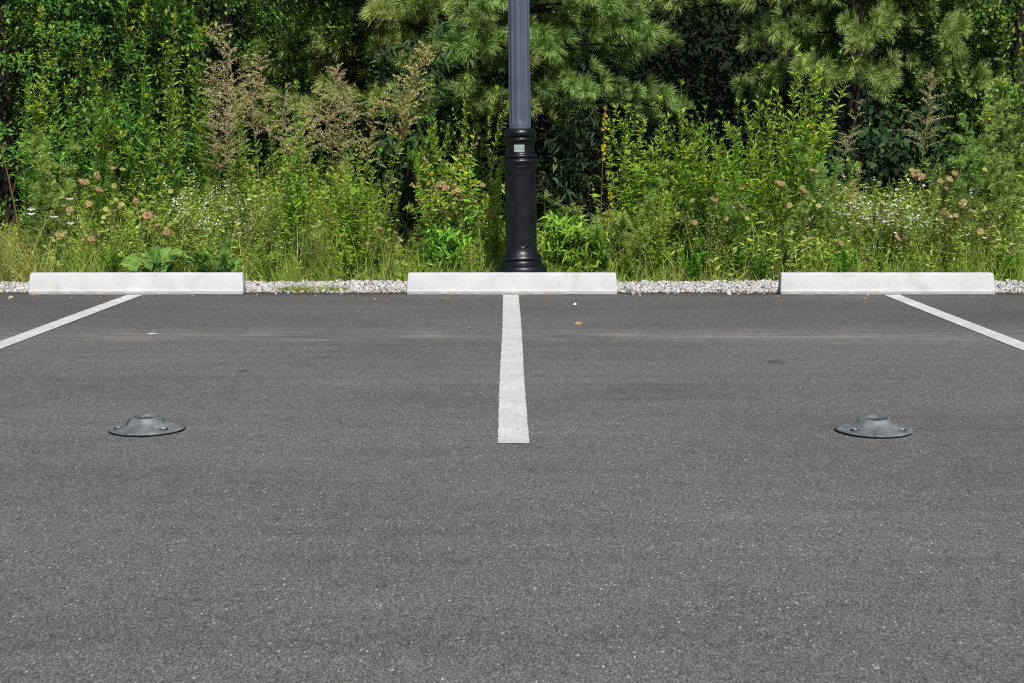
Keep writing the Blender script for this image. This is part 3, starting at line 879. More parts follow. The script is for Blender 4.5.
def make_spike(seed, H=1.6):
    rng = np.random.default_rng(seed); s, f, w = MB(), MB(), MB()
    for i, (h, az, ln) in enumerate(((H, 0, .02), (H * .56, 2.6, .12), (H * .5, .6, .10))):
        pts = stem_curve(rng, (.006 * i, 0), h, ln, az)
        add_tube(s, pts, np.linspace(.006, .003, len(pts)), 5, .5)
        m = 34 if i == 0 else 12
        t = rng.uniform(.66 if i == 0 else .72, 1, m); P, T = along(pts, t)
        P = P + rng.normal(0, .010, P.shape)
        for _ in range(3): add_specks(w, P + rng.normal(0, .006, P.shape), rng.uniform(.018, .032, m), rng.uniform(0, .8, m), rng)
        m = 26; t = rng.uniform(.08, .6, m); P, T = along(pts, t); L = rng.uniform(.05, .12, m)
        add_leaves(f, P, spiral_dirs(rng, T, 0, np.full(m, .2)), L, L * .25, rng.uniform(0, .7, m), rng)
    return plant('yellow_flower_spike', [('stem', s, M['stem_red']), ('leaves', f, M['weed']), ('blossoms', w, M['yellow'])])

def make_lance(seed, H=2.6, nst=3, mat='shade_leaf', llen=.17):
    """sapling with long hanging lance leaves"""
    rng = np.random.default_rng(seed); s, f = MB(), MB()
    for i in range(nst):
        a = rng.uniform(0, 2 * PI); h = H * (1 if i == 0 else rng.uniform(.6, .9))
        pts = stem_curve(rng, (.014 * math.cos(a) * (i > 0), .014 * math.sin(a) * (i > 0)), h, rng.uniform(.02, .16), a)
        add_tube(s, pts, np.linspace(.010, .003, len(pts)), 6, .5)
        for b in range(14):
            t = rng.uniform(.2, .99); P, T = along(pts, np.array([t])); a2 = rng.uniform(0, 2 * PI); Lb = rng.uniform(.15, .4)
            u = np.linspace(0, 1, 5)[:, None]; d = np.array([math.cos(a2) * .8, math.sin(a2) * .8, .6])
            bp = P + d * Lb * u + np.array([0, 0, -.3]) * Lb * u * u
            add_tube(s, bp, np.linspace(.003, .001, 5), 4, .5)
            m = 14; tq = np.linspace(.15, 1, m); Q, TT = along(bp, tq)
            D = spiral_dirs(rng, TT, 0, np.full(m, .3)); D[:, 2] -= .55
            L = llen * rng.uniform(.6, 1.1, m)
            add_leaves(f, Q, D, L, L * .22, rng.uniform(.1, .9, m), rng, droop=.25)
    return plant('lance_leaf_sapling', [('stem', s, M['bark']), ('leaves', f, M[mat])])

def make_vine(seed, w=.9, h=1.6):
    rng = np.random.default_rng(seed); s, f = MB(), MB()
    for i in range(9):
        x0 = rng.uniform(-w / 2, w / 2); n = 12; t = np.linspace(0, 1, n)
        pts = np.stack([x0 + np.cumsum(rng.normal(0, .05, n)), .1 * np.sin(t * 5 + i) + rng.normal(0, .03, n), h * t * rng.uniform(.7, 1)], 1)
        pts[0, 2] = -.03
        add_tube(s, pts, .005, 5, .5)
        m = 100; tq = rng.uniform(.12, 1, m); P, T = along(pts, tq)
        P = P + rng.normal(0, .09, P.shape) * np.array([1, .7, .8])
        D = np.stack([rng.normal(0, .6, m), rng.normal(-.25, .3, m), rng.normal(-.75, .35, m)], 1)
        L = rng.uniform(.035, .08, m)
        add_hearts(f, P, D, L, rng.uniform(0, 1, m), rng)
    return plant('climbing_vine', [('stem', s, M['bark']), ('leaves', f, M['vine'])])

# ------------------------------------------------------------------ trees
def make_broadleaf(seed, H=7.0, Rr=1.9, nclump=330, per=84, leaf=.078, z0=.35):
    rng = np.random.default_rng(seed); tr, cr = MB(), MB(); lm = tr
    pts = stem_curve(rng, (0, 0), H * .8, .05, rng.uniform(0, 6), 10, .05); pts[0, 2] = -.15
    add_tube(tr, pts, np.linspace(.11, .03, 10), 8, .5)
    C = []
    while len(C) < nclump:
        u = rng.uniform(0, 1) ** .8
        z = z0 + (H - z0) * u
        prof = math.sin(PI * (.18 + .78 * u)) ** .7
        r_ = Rr * prof * rng.uniform(.25, 1.0) ** .5 * (1 + .25 * math.sin(3 * z + seed))
        a = rng.uniform(0, 2 * PI)
        C.append((r_ * math.cos(a), r_ * math.sin(a), z))
    C = np.array(C)
    for c in C[::6]:
        P, _ = along(pts, np.array([min(.98, max(.05, (c[2] - .5) / (H * .8)))]))
        u = np.linspace(0, 1, 4)[:, None]
        add_tube(lm, P + (c - P) * u + np.array([0, 0, .15]) * np.sin(u * PI), np.linspace(.022, .004, 4), 4, .5)
    low = C[:, 2] < 5.2
    for c, lo in zip(C, low):
        m = per if lo else per // 3
        sp = rng.uniform(.11, .21)
        P = c + rng.normal(0, 1, (m, 3)) * np.array([sp, sp, sp * .6])
        out = unit(c * np.array([1, 1, 0]) + 1e-3)
        D = rng.normal(0, .6, (m, 3)) + out * .5 + np.array([0, 0, -.25])
        L = leaf * rng.uniform(.6, 1.2, m) * (1 if lo else 1.7)
        add_leaves(cr, P, D, L, L * .52, np.clip(rng.normal(rng.uniform(.2, .75), .18, m), 0, 1), rng, flat=.9)
    root = empty('broadleaf_tree')
    tr.build('trunk', M['bark'], root, smooth=True)
    cr.build('crown', M['broad'], root)
    return root

def make_pine(seed, H=9.0, Rr=2.3, z0=1.95, tuft=.165, per=84):
    rng = np.random.default_rng(seed); tr, cr = MB(), MB(); lm = tr
    pts = stem_curve(rng, (0, 0), H, .02, 1, 12, .02); pts[0, 2] = -.15
    add_tube(tr, pts, np.linspace(.16, .02, 12), 9, .5)
    z = z0
    while z < H - .3:
        nb = 7; a0 = rng.uniform(0, 6)
        f = (z - z0) / (H - z0)
        Lb = Rr * (1 - f) ** .75
        for b in range(nb):
            a = a0 + b / nb * 2 * PI + rng.normal(0, .2); L = Lb * rng.uniform(.75, 1.1)
            d = np.array([math.cos(a), math.sin(a), 0]); sd = np.array([-math.sin(a), math.cos(a), 0])
            t = np.linspace(0, 1, 8)[:, None]
            bp = along(pts, np.array([z / H]))[0] + d * L * t + np.array([0, 0, 1.0]) * (.18 * L * t - .26 * L * t ** 2 + rng.uniform(-.05, .1) * t)
            add_tube(lm, bp, np.linspace(.028, .005, 8), 5, .4)
            for k in range(9 if z < 5 else 6):
                tt = rng.uniform(.3, 1); P, T = along(bp, np.array([tt])); P = P[0]
                sgn = 1 if k % 2 else -1
                sl = L * .30 * (1.15 - tt * .6) * rng.uniform(.5, 1.2)
                sdv = unit(d * .75 + sd * sgn * rng.uniform(.3, 1) + np.array([0, 0, rng.uniform(-.15, .4)]))
                u = np.linspace(0, 1, 4)[:, None]
                tp = P + sdv * sl * u + np.array([0, 0, .05]) * u * u
                add_tube(lm, tp, np.linspace(.006, .0025, 4), 3, .6)
                for e in range(4 if z < 5 else 3):
                    c = tp[-1] if e == 0 else tp[1 + e % 3] + rng.normal(0, .06, 3)
                    dv = unit(sdv * .8 + d * .3 + np.array([0, 0, .25]) + rng.normal(0, .28, 3))
                    m = per if z < 5 else per // 3
                    # brush of needles round the last few cm of the twig, raked forward
                    back = rng.uniform(0, 1, m)
                    Pn = c - dv * (back * .055)[:, None]
                    D = rng.normal(0, 1, (m, 3)); D -= (D @ dv)[:, None] * dv; D = unit(D)
                    D = D * rng.uniform(.5, 1.0, m)[:, None] + dv * rng.uniform(.45, 1.1, m)[:, None] + np.array([0, 0, -.12])
                    Ln = tuft * rng.uniform(.75, 1.15, m) * (1 if z < 5 else 1.6)
                    tn = np.clip(rng.normal(.5, .16, m) + rng.normal(0, .14) - .12 * back, 0, 1)
                    add_needles(cr, Pn, D, Ln, .0046 if z < 5 else .010, tn, rng)
        z += rng.uniform(.48, .66)
    root = empty('pine_tree')
    tr.build('trunk', M['bark'], root, smooth=True)
    cr.build('crown', M['needle'], root)
    return root

def put(o, px, Y, top=None, H0=None, rz=0.0, wide=1.0):
    x = x_at(px, Y, .8)
    s = 1.0
    if top is not None:
        s = z_at(top, Y) / H0
    o.location = (x, Y, -.045 if Y < 15.5 else -.045 + float(hill_h(np.array(x), np.array(Y)))); o.rotation_euler = (0, 0, rz)
    o.scale = (s * wide, s * wide, s)

used = set()
def place(protos, i, *a, label, cat, group=None, name=None, **k):
    p = protos[i % len(protos)]
    if p.name in used: o = copy_tree(p)
    else: o = p; used.add(p.name)
    put(o, *a, **k)
    tag(o, label, cat, group)
    return o

# trees of the wood's edge
bt = [make_broadleaf(21), make_broadleaf(22, 6.4, 1.7)]
TREES = 'broadleaf trees at the edge of the wood'
for i, (px, Y, rz, lab) in enumerate((
        (10, 18.4, 0, 'dark green broadleaf tree at the far left behind the tall yellow wildflowers'),
        (118, 19.2, 2.1, 'dense broadleaf tree behind the leftmost wheel stop, second tree from the left'),
        (236, 19.0, 4.0, 'broadleaf tree behind the pinkish tan seed plumes left of the pines'),
        (352, 19.6, 1.0, 'shaded broadleaf tree between the tan plumes and the pine behind the lamp post'),
        (905, 19.3, 3.0, 'shaded broadleaf tree behind the bare brown plume at the right'),
        (1010, 18.2, 5.2, 'leafy broadleaf tree at the far right edge with lit upper leaves'))):
    place(bt, i, px, Y, rz=rz, label=lab, cat='tree', group=TREES)
pn = [make_pine(31), make_pine(32, 9.0, 2.2, 2.25)]
high = make_pine(33, 10.5, 2.6, 3.3, per=40)  # added pine: boughs above view cast shade into the gap below
for i, (px, Y, rz, lab) in enumerate((
        (517, 18.3, 0.4, 'long-needled pine with sunlit boughs right behind the lamp post'),
        (850, 18.2, 0, 'long-needled pine with low boughs right of the dark gap'),
        (418, 19.0, 2.0, 'shadowy pine left of the lamp post, boughs hanging over the tall lance-leaf sapling'))):
    place(pn, i, px, Y, rz=rz, wide=.78 if i == 1 else 1.0, label=lab, cat='pine tree', group='pines behind the weeds')

place([high], 0, 786, 19.9, rz=.5, label='tall added pine with boughs above view to shade the dark gap, behind the low-boughed pine', cat='pine tree', group='pines behind the weeds')

# the wood beyond reads as one dark mass
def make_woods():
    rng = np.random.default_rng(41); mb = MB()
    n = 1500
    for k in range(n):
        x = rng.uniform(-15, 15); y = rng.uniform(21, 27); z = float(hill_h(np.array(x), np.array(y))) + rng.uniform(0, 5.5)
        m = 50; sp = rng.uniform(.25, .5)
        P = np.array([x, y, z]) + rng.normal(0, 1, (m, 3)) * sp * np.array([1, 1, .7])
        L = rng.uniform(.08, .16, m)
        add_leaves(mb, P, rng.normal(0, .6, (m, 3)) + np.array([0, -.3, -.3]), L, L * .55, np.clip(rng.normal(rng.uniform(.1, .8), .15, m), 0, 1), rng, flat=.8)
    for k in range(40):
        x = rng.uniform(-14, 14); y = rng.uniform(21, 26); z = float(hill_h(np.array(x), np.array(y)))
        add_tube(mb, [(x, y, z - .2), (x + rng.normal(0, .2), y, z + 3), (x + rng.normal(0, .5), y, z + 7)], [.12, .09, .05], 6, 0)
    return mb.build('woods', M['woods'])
tag(make_woods(), kind='stuff')

# ------------------------------------------------------------------ undergrowth and grass: nobody could count these
HX = np.array([(-300, .5), (0, .42), (38, .5), (70, .9), (200, 1.0), (300, 1.1), (370, 1.0), (385, .8), (400, .38), (425, .38), (450, .8), (500, .60), (545, .40), (600, .42), (650, .95),
               (760, 1.1), (830, .85), (900, .85), (960, 1.1), (1024, 1.05), (1300, 1.0)])
def px_of(x, y):
    return 512 + x / (y * math.cos(PITCH) + .07) * FPX
def make_undergrowth():
    rng = np.random.default_rng(51); mb = MB()
    n = 7200
    x = rng.uniform(-7.5, 7.5, n); y = 14.02 + 3.0 * rng.uniform(0, 1, n) ** 1.15
    px = px_of(x, y)
    hm = np.interp(px, HX[:, 0], HX[:, 1]) * np.interp(y, [14.0, 14.25, 14.6, 15.2, 17.1], [.32, .5, .85, 1.0, 1.0])
    hm *= rng.uniform(.55, 1.12, n)
    patch = .5 + .5 * np.sin(x * 2.3 + 1.3 * np.sin(y * 3.1 + x)) * np.cos(y * 2.1 + x * .7)
    hm *= .72 + .4 * patch
    for k in range(n):
        if patch[k] < .30 and rng.uniform(0, 1) < .7: continue
        a = rng.uniform(0, 2 * PI); pts = stem_curve(rng, (x[k], y[k]), hm[k], rng.uniform(.05, .35), a, 6, .06)
        add_tube(mb, pts, np.linspace(.0028, .001, 6), 3, .75)
        m = int(14 + 20 * hm[k]); t = rng.uniform(.06, 1, m); P, T = along(pts, t)
        kind = rng.uniform(0, 1)
        L = rng.uniform(.022, .06, m) * (1.5 if kind > .85 else 1.0)
        w = .13 if kind < .62 else .34
        base = .35 + .3 * patch[k] + (.28 if kind < .14 else 0)
        add_leaves(mb, P, spiral_dirs(rng, T, 0, np.full(m, .45)), L, L * w, np.clip(rng.normal(base + rng.normal(0, .12), .24, m), 0, 1), rng)
    n = 2200
    x = rng.uniform(-7.5, 7.5, n); y = rng.uniform(13.95, 15.6, n); px = px_of(x, y)
    H = np.interp(px, HX[:, 0], HX[:, 1]) * np.interp(y, [13.9, 14.4, 15], [.45, .85, 1.0]) * rng.uniform(.6, 1.2, n)
    add_blades(mb, np.stack([x, y, np.full(n, -.05)], 1), np.stack([rng.normal(0, .16, n), rng.normal(0, .16, n), np.ones(n)], 1), H, rng.uniform(.003, .007, n),
               np.clip(rng.normal(.72, .2, n), 0, 1), rng, bend=.22, segs=4)
    n = 260
    x = rng.uniform(-7, 7, n); y = rng.uniform(13.95, 15, n)
    add_blades(mb, np.stack([x, y, np.full(n, -.03)], 1), np.stack([rng.normal(0, .55, n), rng.normal(-.1, .35, n), np.ones(n)], 1), rng.uniform(.4, .95, n),
               rng.uniform(.004, .008, n), rng.uniform(.92, 1, n), rng, bend=.3, segs=5)
    return mb.build('undergrowth', M['weed'])
tag(make_undergrowth(), kind='stuff')

def make_grass():
    rng = np.random.default_rng(61); mb = MB()
    n = 15500
    x = rng.uniform(-7.5, 7.5, n); y = 13.70 + 1.6 * rng.uniform(0, 1, n) ** 1.4 + .08 * np.sin(x * 4.3) + .05 * np.sin(x * 11)
    px = px_of(x, y)
    H = np.interp(px, [-200, 0, 45, 60, 105, 130, 250, 380, 420, 480, 540, 600, 640, 700, 800, 860, 1024, 1300],
                  [.62, .62, .58, .46, .44, .22, .24, .26, .40, .46, .40, .30, .22, .18, .28, .32, .36, .36])
    lump = .5 + .28 * np.sin(x * 5.3 + 2 * np.sin(x * 1.7)) + .22 * np.sin(x * 13.1 + y * 4)
    y = y - .16 * lump * (rng.uniform(0, 1, n) < .35)
    L = H * (.55 + .75 * lump) * rng.uniform(.4, 1.2, n) * np.interp(y, [13.6, 13.9, 14.4], [.5, 1, 1.2])
    D = np.stack([rng.normal(0, .3, n), rng.normal(-.1, .3, n), np.ones(n)], 1)
    dry = np.interp(px, [-200, 0, 38, 52, 640, 690, 760, 820], [.88, .88, .82, .14, .10, .35, .35, .06])
    tint = np.where(rng.uniform(0, 1, n) < dry, rng.uniform(0, .28, n), np.clip(rng.normal(.62, .24, n), .3, 1))
    add_blades(mb, np.stack([x, y, np.full(n, -.05)], 1), D, L, rng.uniform(.004, .009, n), tint, rng, bend=.38)
    return mb.build('grass', M['grass'])
tag(make_grass(), kind='stuff')

# dry leaves blown against the edge of the asphalt
def make_litter():
    rng = np.random.default_rng(71); mb = MB(); n = 900
    x = rng.uniform(-6, 6, n); y = EDGE_Y + rng.normal(-.03, .07, n)
    far = rng.uniform(0, 1, n) < .12
    y = np.where(far, rng.uniform(12.0, 12.5, n), y)
    L = rng.uniform(.010, .042, n)
    z = np.where(y > EDGE_Y - .01, .014, .0065)
    a = rng.uniform(0, 2 * PI, n)
    ok = np.ones(n, bool)
    for cx in (-3.3, 0, 3.3): ok &= ~((np.abs(x - cx) < .97) & (y > 12.385) & (y < 12.62))
    P = np.stack([x, y, z], 1)[ok]
    add_leaves(mb, P, np.stack([np.cos(a), np.sin(a), rng.uniform(0, .12, n)], 1)[ok], L[ok], L[ok] * .5, rng.uniform(0, 1, n)[ok], rng, flat=3, fold=.25, droop=.02)
    return mb.build('leaf_litter', M['tan_leaf'])
tag(make_litter(), kind='stuff')

def bit(name, px, py, L, wf, tint, mat, a, label, cat):
    rng = np.random.default_rng(int(px)); mb = MB(); Y = ground_y(py)
    add_leaves(mb, [(0, 0, .004)], [(math.cos(a), math.sin(a), .06)], L, L * wf, tint, rng, flat=6, fold=.3, droop=.03)
    o = mb.build(name, M[mat]); o.location = (x_at(px, Y, 0), Y, .002)
    tag(o, label, cat)
bit('fallen_leaf', 574, 325, .075, .6, .8, 'tan_leaf', .4, 'small tan fallen leaf on the asphalt right of the central line', 'leaf')
bit('fallen_leaf', 469, 329, .045, .6, .9, 'tan_leaf', 1.4, 'tiny tan fallen leaf on the asphalt left of the central line', 'leaf')
bit('fallen_leaf', 8, 298, .05, .6, 1.0, 'green_head', .2, 'yellow-green fallen leaf on the asphalt at the left picture edge', 'leaf')
bit('paper_scrap', 146, 335, .085, .16, .0, 'sticker', .15, 'thin pale scrap lying on the asphalt before the leftmost wheel stop', 'litter')
bit('paper_scrap', 573, 305, .035, .8, 1.0, 'white', .15, 'tiny white scrap on the asphalt just before the middle wheel stop', 'litter')

# ------------------------------------------------------------------ the single plants
gr = [make_goldenrod(101), make_goldenrod(102), make_goldenrod(103, nst=3)]
G = 'tall wildflowers with yellow tops'
for i, (px, top, Y, rz, lab) in enumerate((
        (40, 6, 15.9, 0, 'tall wildflower with yellow tips, nearest the far left corner above the dry grass'),
        (62, 22, 15.6, 1.2, 'tall leafy wildflower above the white wild carrot umbels at the left'),
        (98, 58, 15.1, 2.2, 'shorter yellow-tipped wildflower in front of the left group, above brown seed heads'),
        (113, 26, 15.8, 3.3, 'tall wildflower rising behind the shorter yellow-tipped one at the left'),
        (132, 2, 16.0, 4.1, 'tallest leafy wildflower, its top leaving the picture above the leftmost wheel stop'),
        (146, 10, 15.7, 5.0, 'yellow-topped wildflower right beside the tallest one at the left'),
        (168, 12, 15.6, .6, 'tall yellow-topped wildflower above the burdock leaves'),
        (178, 40, 15.2, 1.9, 'dense leafy wildflower above the right half of the leftmost wheel stop'),
        (198, 14, 15.9, 2.8, 'tall wildflower with bright yellow top just left of the tan plumes'),
        (216, 26, 15.5, 3.9, 'yellow-tipped wildflower overlapping the left side of the tan plumes'),
        (82, 34, 16.2, 4.6, 'dim tall wildflower behind the left group against a dark gap'),
        (240, 88, 14.75, 2.4, 'leafy wildflower standing in front of the left tan plumes'),
        (290, 78, 14.8, .3, 'leafy wildflower poking up between the tan plumes and the bright primrose'),
        (24, 52, 15.4, 5.5, 'leafy wildflower at the left picture edge beside a leaning bare twig'),
        (1002, 14, 16.0, .9, 'tall wildflower with yellow flowers in the upper right corner'),
        (1020, 60, 15.3, 2.0, 'dark leafy wildflower cut by the right picture edge'))):
    place(gr, i, px, Y, top, 2.4, rz, .95, label=lab, cat='wildflower', group=G)

pr = [make_primrose(111), make_primrose(112, nst=6, lean=.4), make_primrose(113, nst=9, lean=.36)]
G = 'evening primroses in front of the pines'
for i, (px, top, Y, rz, lab) in enumerate((
        (622, 104, 14.7, 0, 'evening primrose beside the yellow flower spike right of the lamp post'),
        (661, 92, 14.6, 1, 'evening primrose with pointed top below the right tip of the pine boughs'),
        (682, 78, 14.8, 2, 'slender evening primrose, taller than those nearer the lamp post'),
        (706, 104, 14.5, 3, 'evening primrose before the dark gap between the pines'),
        (757, 62, 14.9, 4, 'high evening primrose at the centre of the big clump left of the rightmost wheel stop'),
        (734, 98, 14.5, 5, 'evening primrose on the left flank of the big clump'),
        (790, 46, 15.1, .5, 'tallest evening primrose of the big clump, touching the right pine'),
        (775, 96, 14.6, 1.6, 'bushy evening primrose in front of the big clump'),
        (806, 92, 14.9, 2.7, 'evening primrose at the right flank of the big clump beside the faded plume'),
        (742, 160, 14.2, 3.8, 'low bright evening primrose at the foot of the big clump'),
        (656, 180, 14.15, 4.9, 'low evening primrose over the gravel right of the middle wheel stop'),
        (300, 120, 14.7, 5.4, 'bright green primrose between the tan plumes, left of the dark hollow'),
        (345, 140, 14.5, .2, 'leafy primrose below the tall ochre plume'),
        (372, 156, 14.4, 1.3, 'bushy primrose left of the dark hollow beside the seeding stalks'),
        (272, 176, 14.4, 2.4, 'small leafy primrose among white fleabane left of the middle wheel stop'),
        (436, 88, 14.9, 3.5, 'thin primrose behind the arching seed stalks'),
        (462, 72, 15.0, 4.6, 'tall primrose whose top touches the pine left of the lamp post'),
        (496, 132, 14.4, 5.7, 'thin primrose touching the left side of the lamp post base'))):
    place(pr, i, px, Y, top, 1.8, rz, .78 if px in (436, 462, 496) else 1.0, label=lab, cat='evening primrose', group=G)

ar = [make_arching(121), make_arching(122, 1.3)]
for i, (px, top, Y, rz, lab) in enumerate((
        (446, 100, 14.6, 0, 'yellowish primrose gone to seed with arching stalks left of the lamp post'),
        (478, 122, 14.5, .4, 'seeding primrose with curled stalks close to the lamp post'),
        (430, 148, 14.3, 2.4, 'low seeding primrose with drooping stalks at the edge of the dark hollow'))):
    place(ar, i, px, Y, top, [1.5, 1.3][i % 2], rz, label=lab, cat='seeding plant', group='primroses gone to seed left of the lamp post')

pm = [make_plume(131), make_plume(132, nst=3), make_plume(133, nst=2, width=.36)]
G = 'tan seed plumes left of centre'
for i, (px, top, Y, rz, lab) in enumerate((
        (262, 18, 15.4, 0, 'highest pinkish tan seed plume, above the left tree line gap'),
        (245, 34, 15.2, 1.1, 'broad tan seed plume at the left of the plume cluster'),
        (284, 44, 15.1, 2.3, 'tan seed plume in the middle of the plume cluster'),
        (306, 56, 15.2, 3.1, 'tan seed plume over bright green primrose leaves'),
        (328, 62, 15.3, 4.2, 'rightmost pinkish seed plume of the cluster'),
        (228, 82, 14.8, 5.1, 'low olive-tan plume in front of the cluster, above the fleabane'))):
    place(pm, i, px, Y, top, 2.2, rz, label=lab, cat='plumed weed', group=G)
pg = [make_plume(134, nst=1, mat='plume_green', nbr=80, width=.36, sz=1.35), make_plume(135, nst=2, mat='plume_green', nbr=50, width=.26, sz=1.25)]
G = 'ochre seed plumes'
for i, (px, top, Y, rz, lab) in enumerate((
        (374, 38, 14.6, 0, 'tall feathered ochre seed plume against the dark left of the lamp post'),
        (352, 92, 14.7, 2, 'narrow ochre plume just left of the tall feathered one'),
        (276, 100, 14.6, 1, 'olive plume below the cluster of tan seed plumes'),
        (853, 156, 14.9, 4, 'thin upright ochre spike in front of the dark vine'))):
    place(pg, i, px, Y, top, 2.2, rz, label=lab, cat='plumed weed', group=G)
pb = [make_plume(136, nst=1, bare=True, nbr=46, width=.36, lean=.12), make_plume(137, nst=2, bare=True, nbr=26, width=.3)]
for i, (px, top, Y, rz, lab) in enumerate((
        (915, 64, 15.2, 0, 'bare brown seed plume leaning right, in front of dark leaves'),
        (818, 92, 15.0, 1, 'faded grey-brown plume at the right of the big primrose clump'))):
    place(pb, i, px, Y, top, 2.2, rz, label=lab, cat='plumed weed', group='brown seed plumes at the right')

fe = [make_feather(141), make_feather(142, nst=6, spread=.25), make_feather(143, H=1.2, nst=9, spread=.2, lean=.75, droop=.25, thread=.06, dens=420)]
G = 'feathery green weeds'
for i, (k, px, top, Y, rz, lab) in enumerate((
        (0, 985, 68, 15.0, 0, 'tall feathery green weed with pale fine top at the right'),
        (1, 962, 110, 14.8, 1, 'soft feathery weed left of the tall pale-topped one at the right'),
        (0, 1004, 120, 14.6, 2, 'feathery weed near the right picture edge'),
        (2, 622, 150, 14.35, 0, 'sprawling thready weed whose stems droop towards the lamp post'),
        (2, 600, 178, 14.2, 2, 'low drooping thready weed behind the right end of the middle wheel stop'),
        (1, 640, 140, 14.6, 3, 'feathery weed between the two primroses nearest the lamp post'),
        (1, 44, 122, 15.0, 4, 'soft feathery weed at the left among the tall wildflowers'),
        (0, 826, 130, 14.7, 5, 'sparse feathery weed at the right foot of the big primrose clump'),
        (2, 884, 178, 14.5, 1, 'spreading thready weed in front of the bare brown plume'),
        (1, 790, 180, 14.3, 2.5, 'fine-leaved weed over the left end of the rightmost wheel stop'))):
    H0 = [2.0, 2.0, 1.2][k]
    place([fe[k]], 0, px, Y, top, H0, rz, 1.3 if px == 44 else 1.1, label=lab, cat='feathery weed', group=G)

sa = [make_aster(151), make_aster(152, nst=11, flowers=220), make_aster(153, H=.8, flowers=90, fsize=.024)]
sb = make_aster(154, nst=12, flowers=170, fsize=.026)
G = 'white flowered fleabanes'
for i, (px, top, Y, rz, lab) in enumerate((
        (205, 168, 14.5, 0, 'fleabane dotted with tiny white flowers above the burdock'),
        (236, 180, 14.4, 1, 'white dotted fleabane above the right end of the leftmost wheel stop'),
        (268, 196, 14.25, 2, 'fleabane with scattered white flowers over the left gravel gap'),
        (302, 206, 14.2, 3, 'fleabane with sparse white flowers in the middle of the left gravel gap'),
        (318, 240, 14.05, 4, 'lowest fleabane, white flowers just above the gravel left of the middle wheel stop'),
        (872, 172, 14.5, 5, 'bushy fleabane with clear white flowers behind the rightmost wheel stop'),
        (904, 186, 14.4, .6, 'pale bushy fleabane at the middle of the rightmost wheel stop'),
        (932, 200, 14.3, 1.7, 'fleabane mixed with brown seed heads above the rightmost wheel stop'),
        (986, 200, 14.4, 2.6, 'white flowered fleabane behind the right end of the rightmost wheel stop'),
        (1010, 226, 14.2, 3.6, 'small fleabane by the right picture edge'),
        (716, 196, 14.2, 4.4, 'faded fleabane with few flowers over the right gravel gap'))):
    big = px in (872, 904, 932)
    place([sb] if big else sa, i, px, Y, top, 1.0 if big else [1.0, 1.0, .8][i % 3], rz, 1.25 if big else 1.0, label=lab, cat='fleabane', group=G)

la = [make_lace(161), make_lace(162, nbrown=4, ngreen=10), make_lace(163, nbrown=1, ngreen=4, nwhite=5), make_lace(164, nbrown=7, ngreen=3)]
G = 'wild carrots with curled seed heads'
for i, (k, px, top, Y, rz, lab) in enumerate((
        (0, 100, 164, 14.35, 0, 'wild carrot with large brown curled seed heads above the leftmost wheel stop'),
        (1, 138, 160, 14.45, 0, 'wild carrot with brown and green seed heads left of the burdock'),
        (2, 52, 184, 14.4, 0, 'wild carrot with white umbels beside the dry grass at the left'),
        (1, 76, 200, 14.2, .3, 'low wild carrot with many green seed rings over the bright grass'),
        (1, 168, 188, 14.25, -.3, 'wild carrot with small green rings behind the burdock'),
        (3, 474, 176, 14.25, 0, 'wild carrot with brown heads left of the lamp post base'),
        (0, 388, 216, 14.1, .2, 'short wild carrot with brown heads behind the left end of the middle wheel stop'),
        (3, 950, 164, 14.4, .2, 'wild carrot with orange-brown heads in front of the feathery weeds at the right'),
        (3, 968, 204, 14.2, -.3, 'low wild carrot with orange-brown heads behind the rightmost wheel stop'),
        (2, 880, 190, 14.3, .1, 'white-topped wild carrot among the fleabane behind the rightmost wheel stop'),
        (0, 796, 166, 14.4, -.2, 'wild carrot with pale tan heads at the foot of the big primrose clump'),
        (1, 820, 208, 14.15, .4, 'low wild carrot with straw heads at the left end of the rightmost wheel stop'),
        (0, 728, 184, 14.2, .1, 'wild carrot with a few buff heads over the right gravel gap'),
        (2, 994, 216, 14.15, .2, 'white umbelled wild carrot by the right end of the rightmost wheel stop'))):
    place([la[k]], 0, px, Y, top, 1.0, rz, label=lab, cat='wild carrot', group=G)

for i, (px, rz, lab) in enumerate(((154, 0, 'broad-leaved burdock behind the middle of the leftmost wheel stop'), (206, 2.0, 'smaller burdock by the right end of the leftmost wheel stop'))):
    place([make_burdock(171 + i)], 0, px, 13.9, None, None, rz, wide=.95, label=lab, cat='burdock', group='burdocks behind the leftmost wheel stop')
sp = make_spike(181)
place([sp], 0, 602, 14.2, 98, 1.6, label='brown stalk topped with a spike of yellow flowers right of the lamp post', cat='yellow flower spike')
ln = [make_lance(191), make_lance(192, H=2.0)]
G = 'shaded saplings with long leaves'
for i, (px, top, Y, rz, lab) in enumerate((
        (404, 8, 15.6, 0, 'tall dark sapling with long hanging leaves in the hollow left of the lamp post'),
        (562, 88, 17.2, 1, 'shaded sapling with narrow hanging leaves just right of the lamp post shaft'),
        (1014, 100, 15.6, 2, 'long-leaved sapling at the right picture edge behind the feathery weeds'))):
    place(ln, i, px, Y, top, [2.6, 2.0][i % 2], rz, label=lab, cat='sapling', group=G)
lw = [make_lance(193, H=.7, nst=6, mat='primrose', llen=.15)]
for i, (px, top, Y, rz, lab) in enumerate((
        (566, 214, 14.2, 0, 'low bright weed with long leaves right beside the lamp post base'),
        (588, 226, 14.0, 2, 'low bright weed behind the right end of the middle wheel stop'),
        (444, 226, 14.0, 1, 'low long-leaved weed behind the left half of the middle wheel stop'))):
    place(lw, i, px, Y, top, .7, rz, label=lab, cat='weed', group='low long-leaved weeds by the lamp post')
vn = [make_vine(201), make_vine(202, .8, 1.4)]
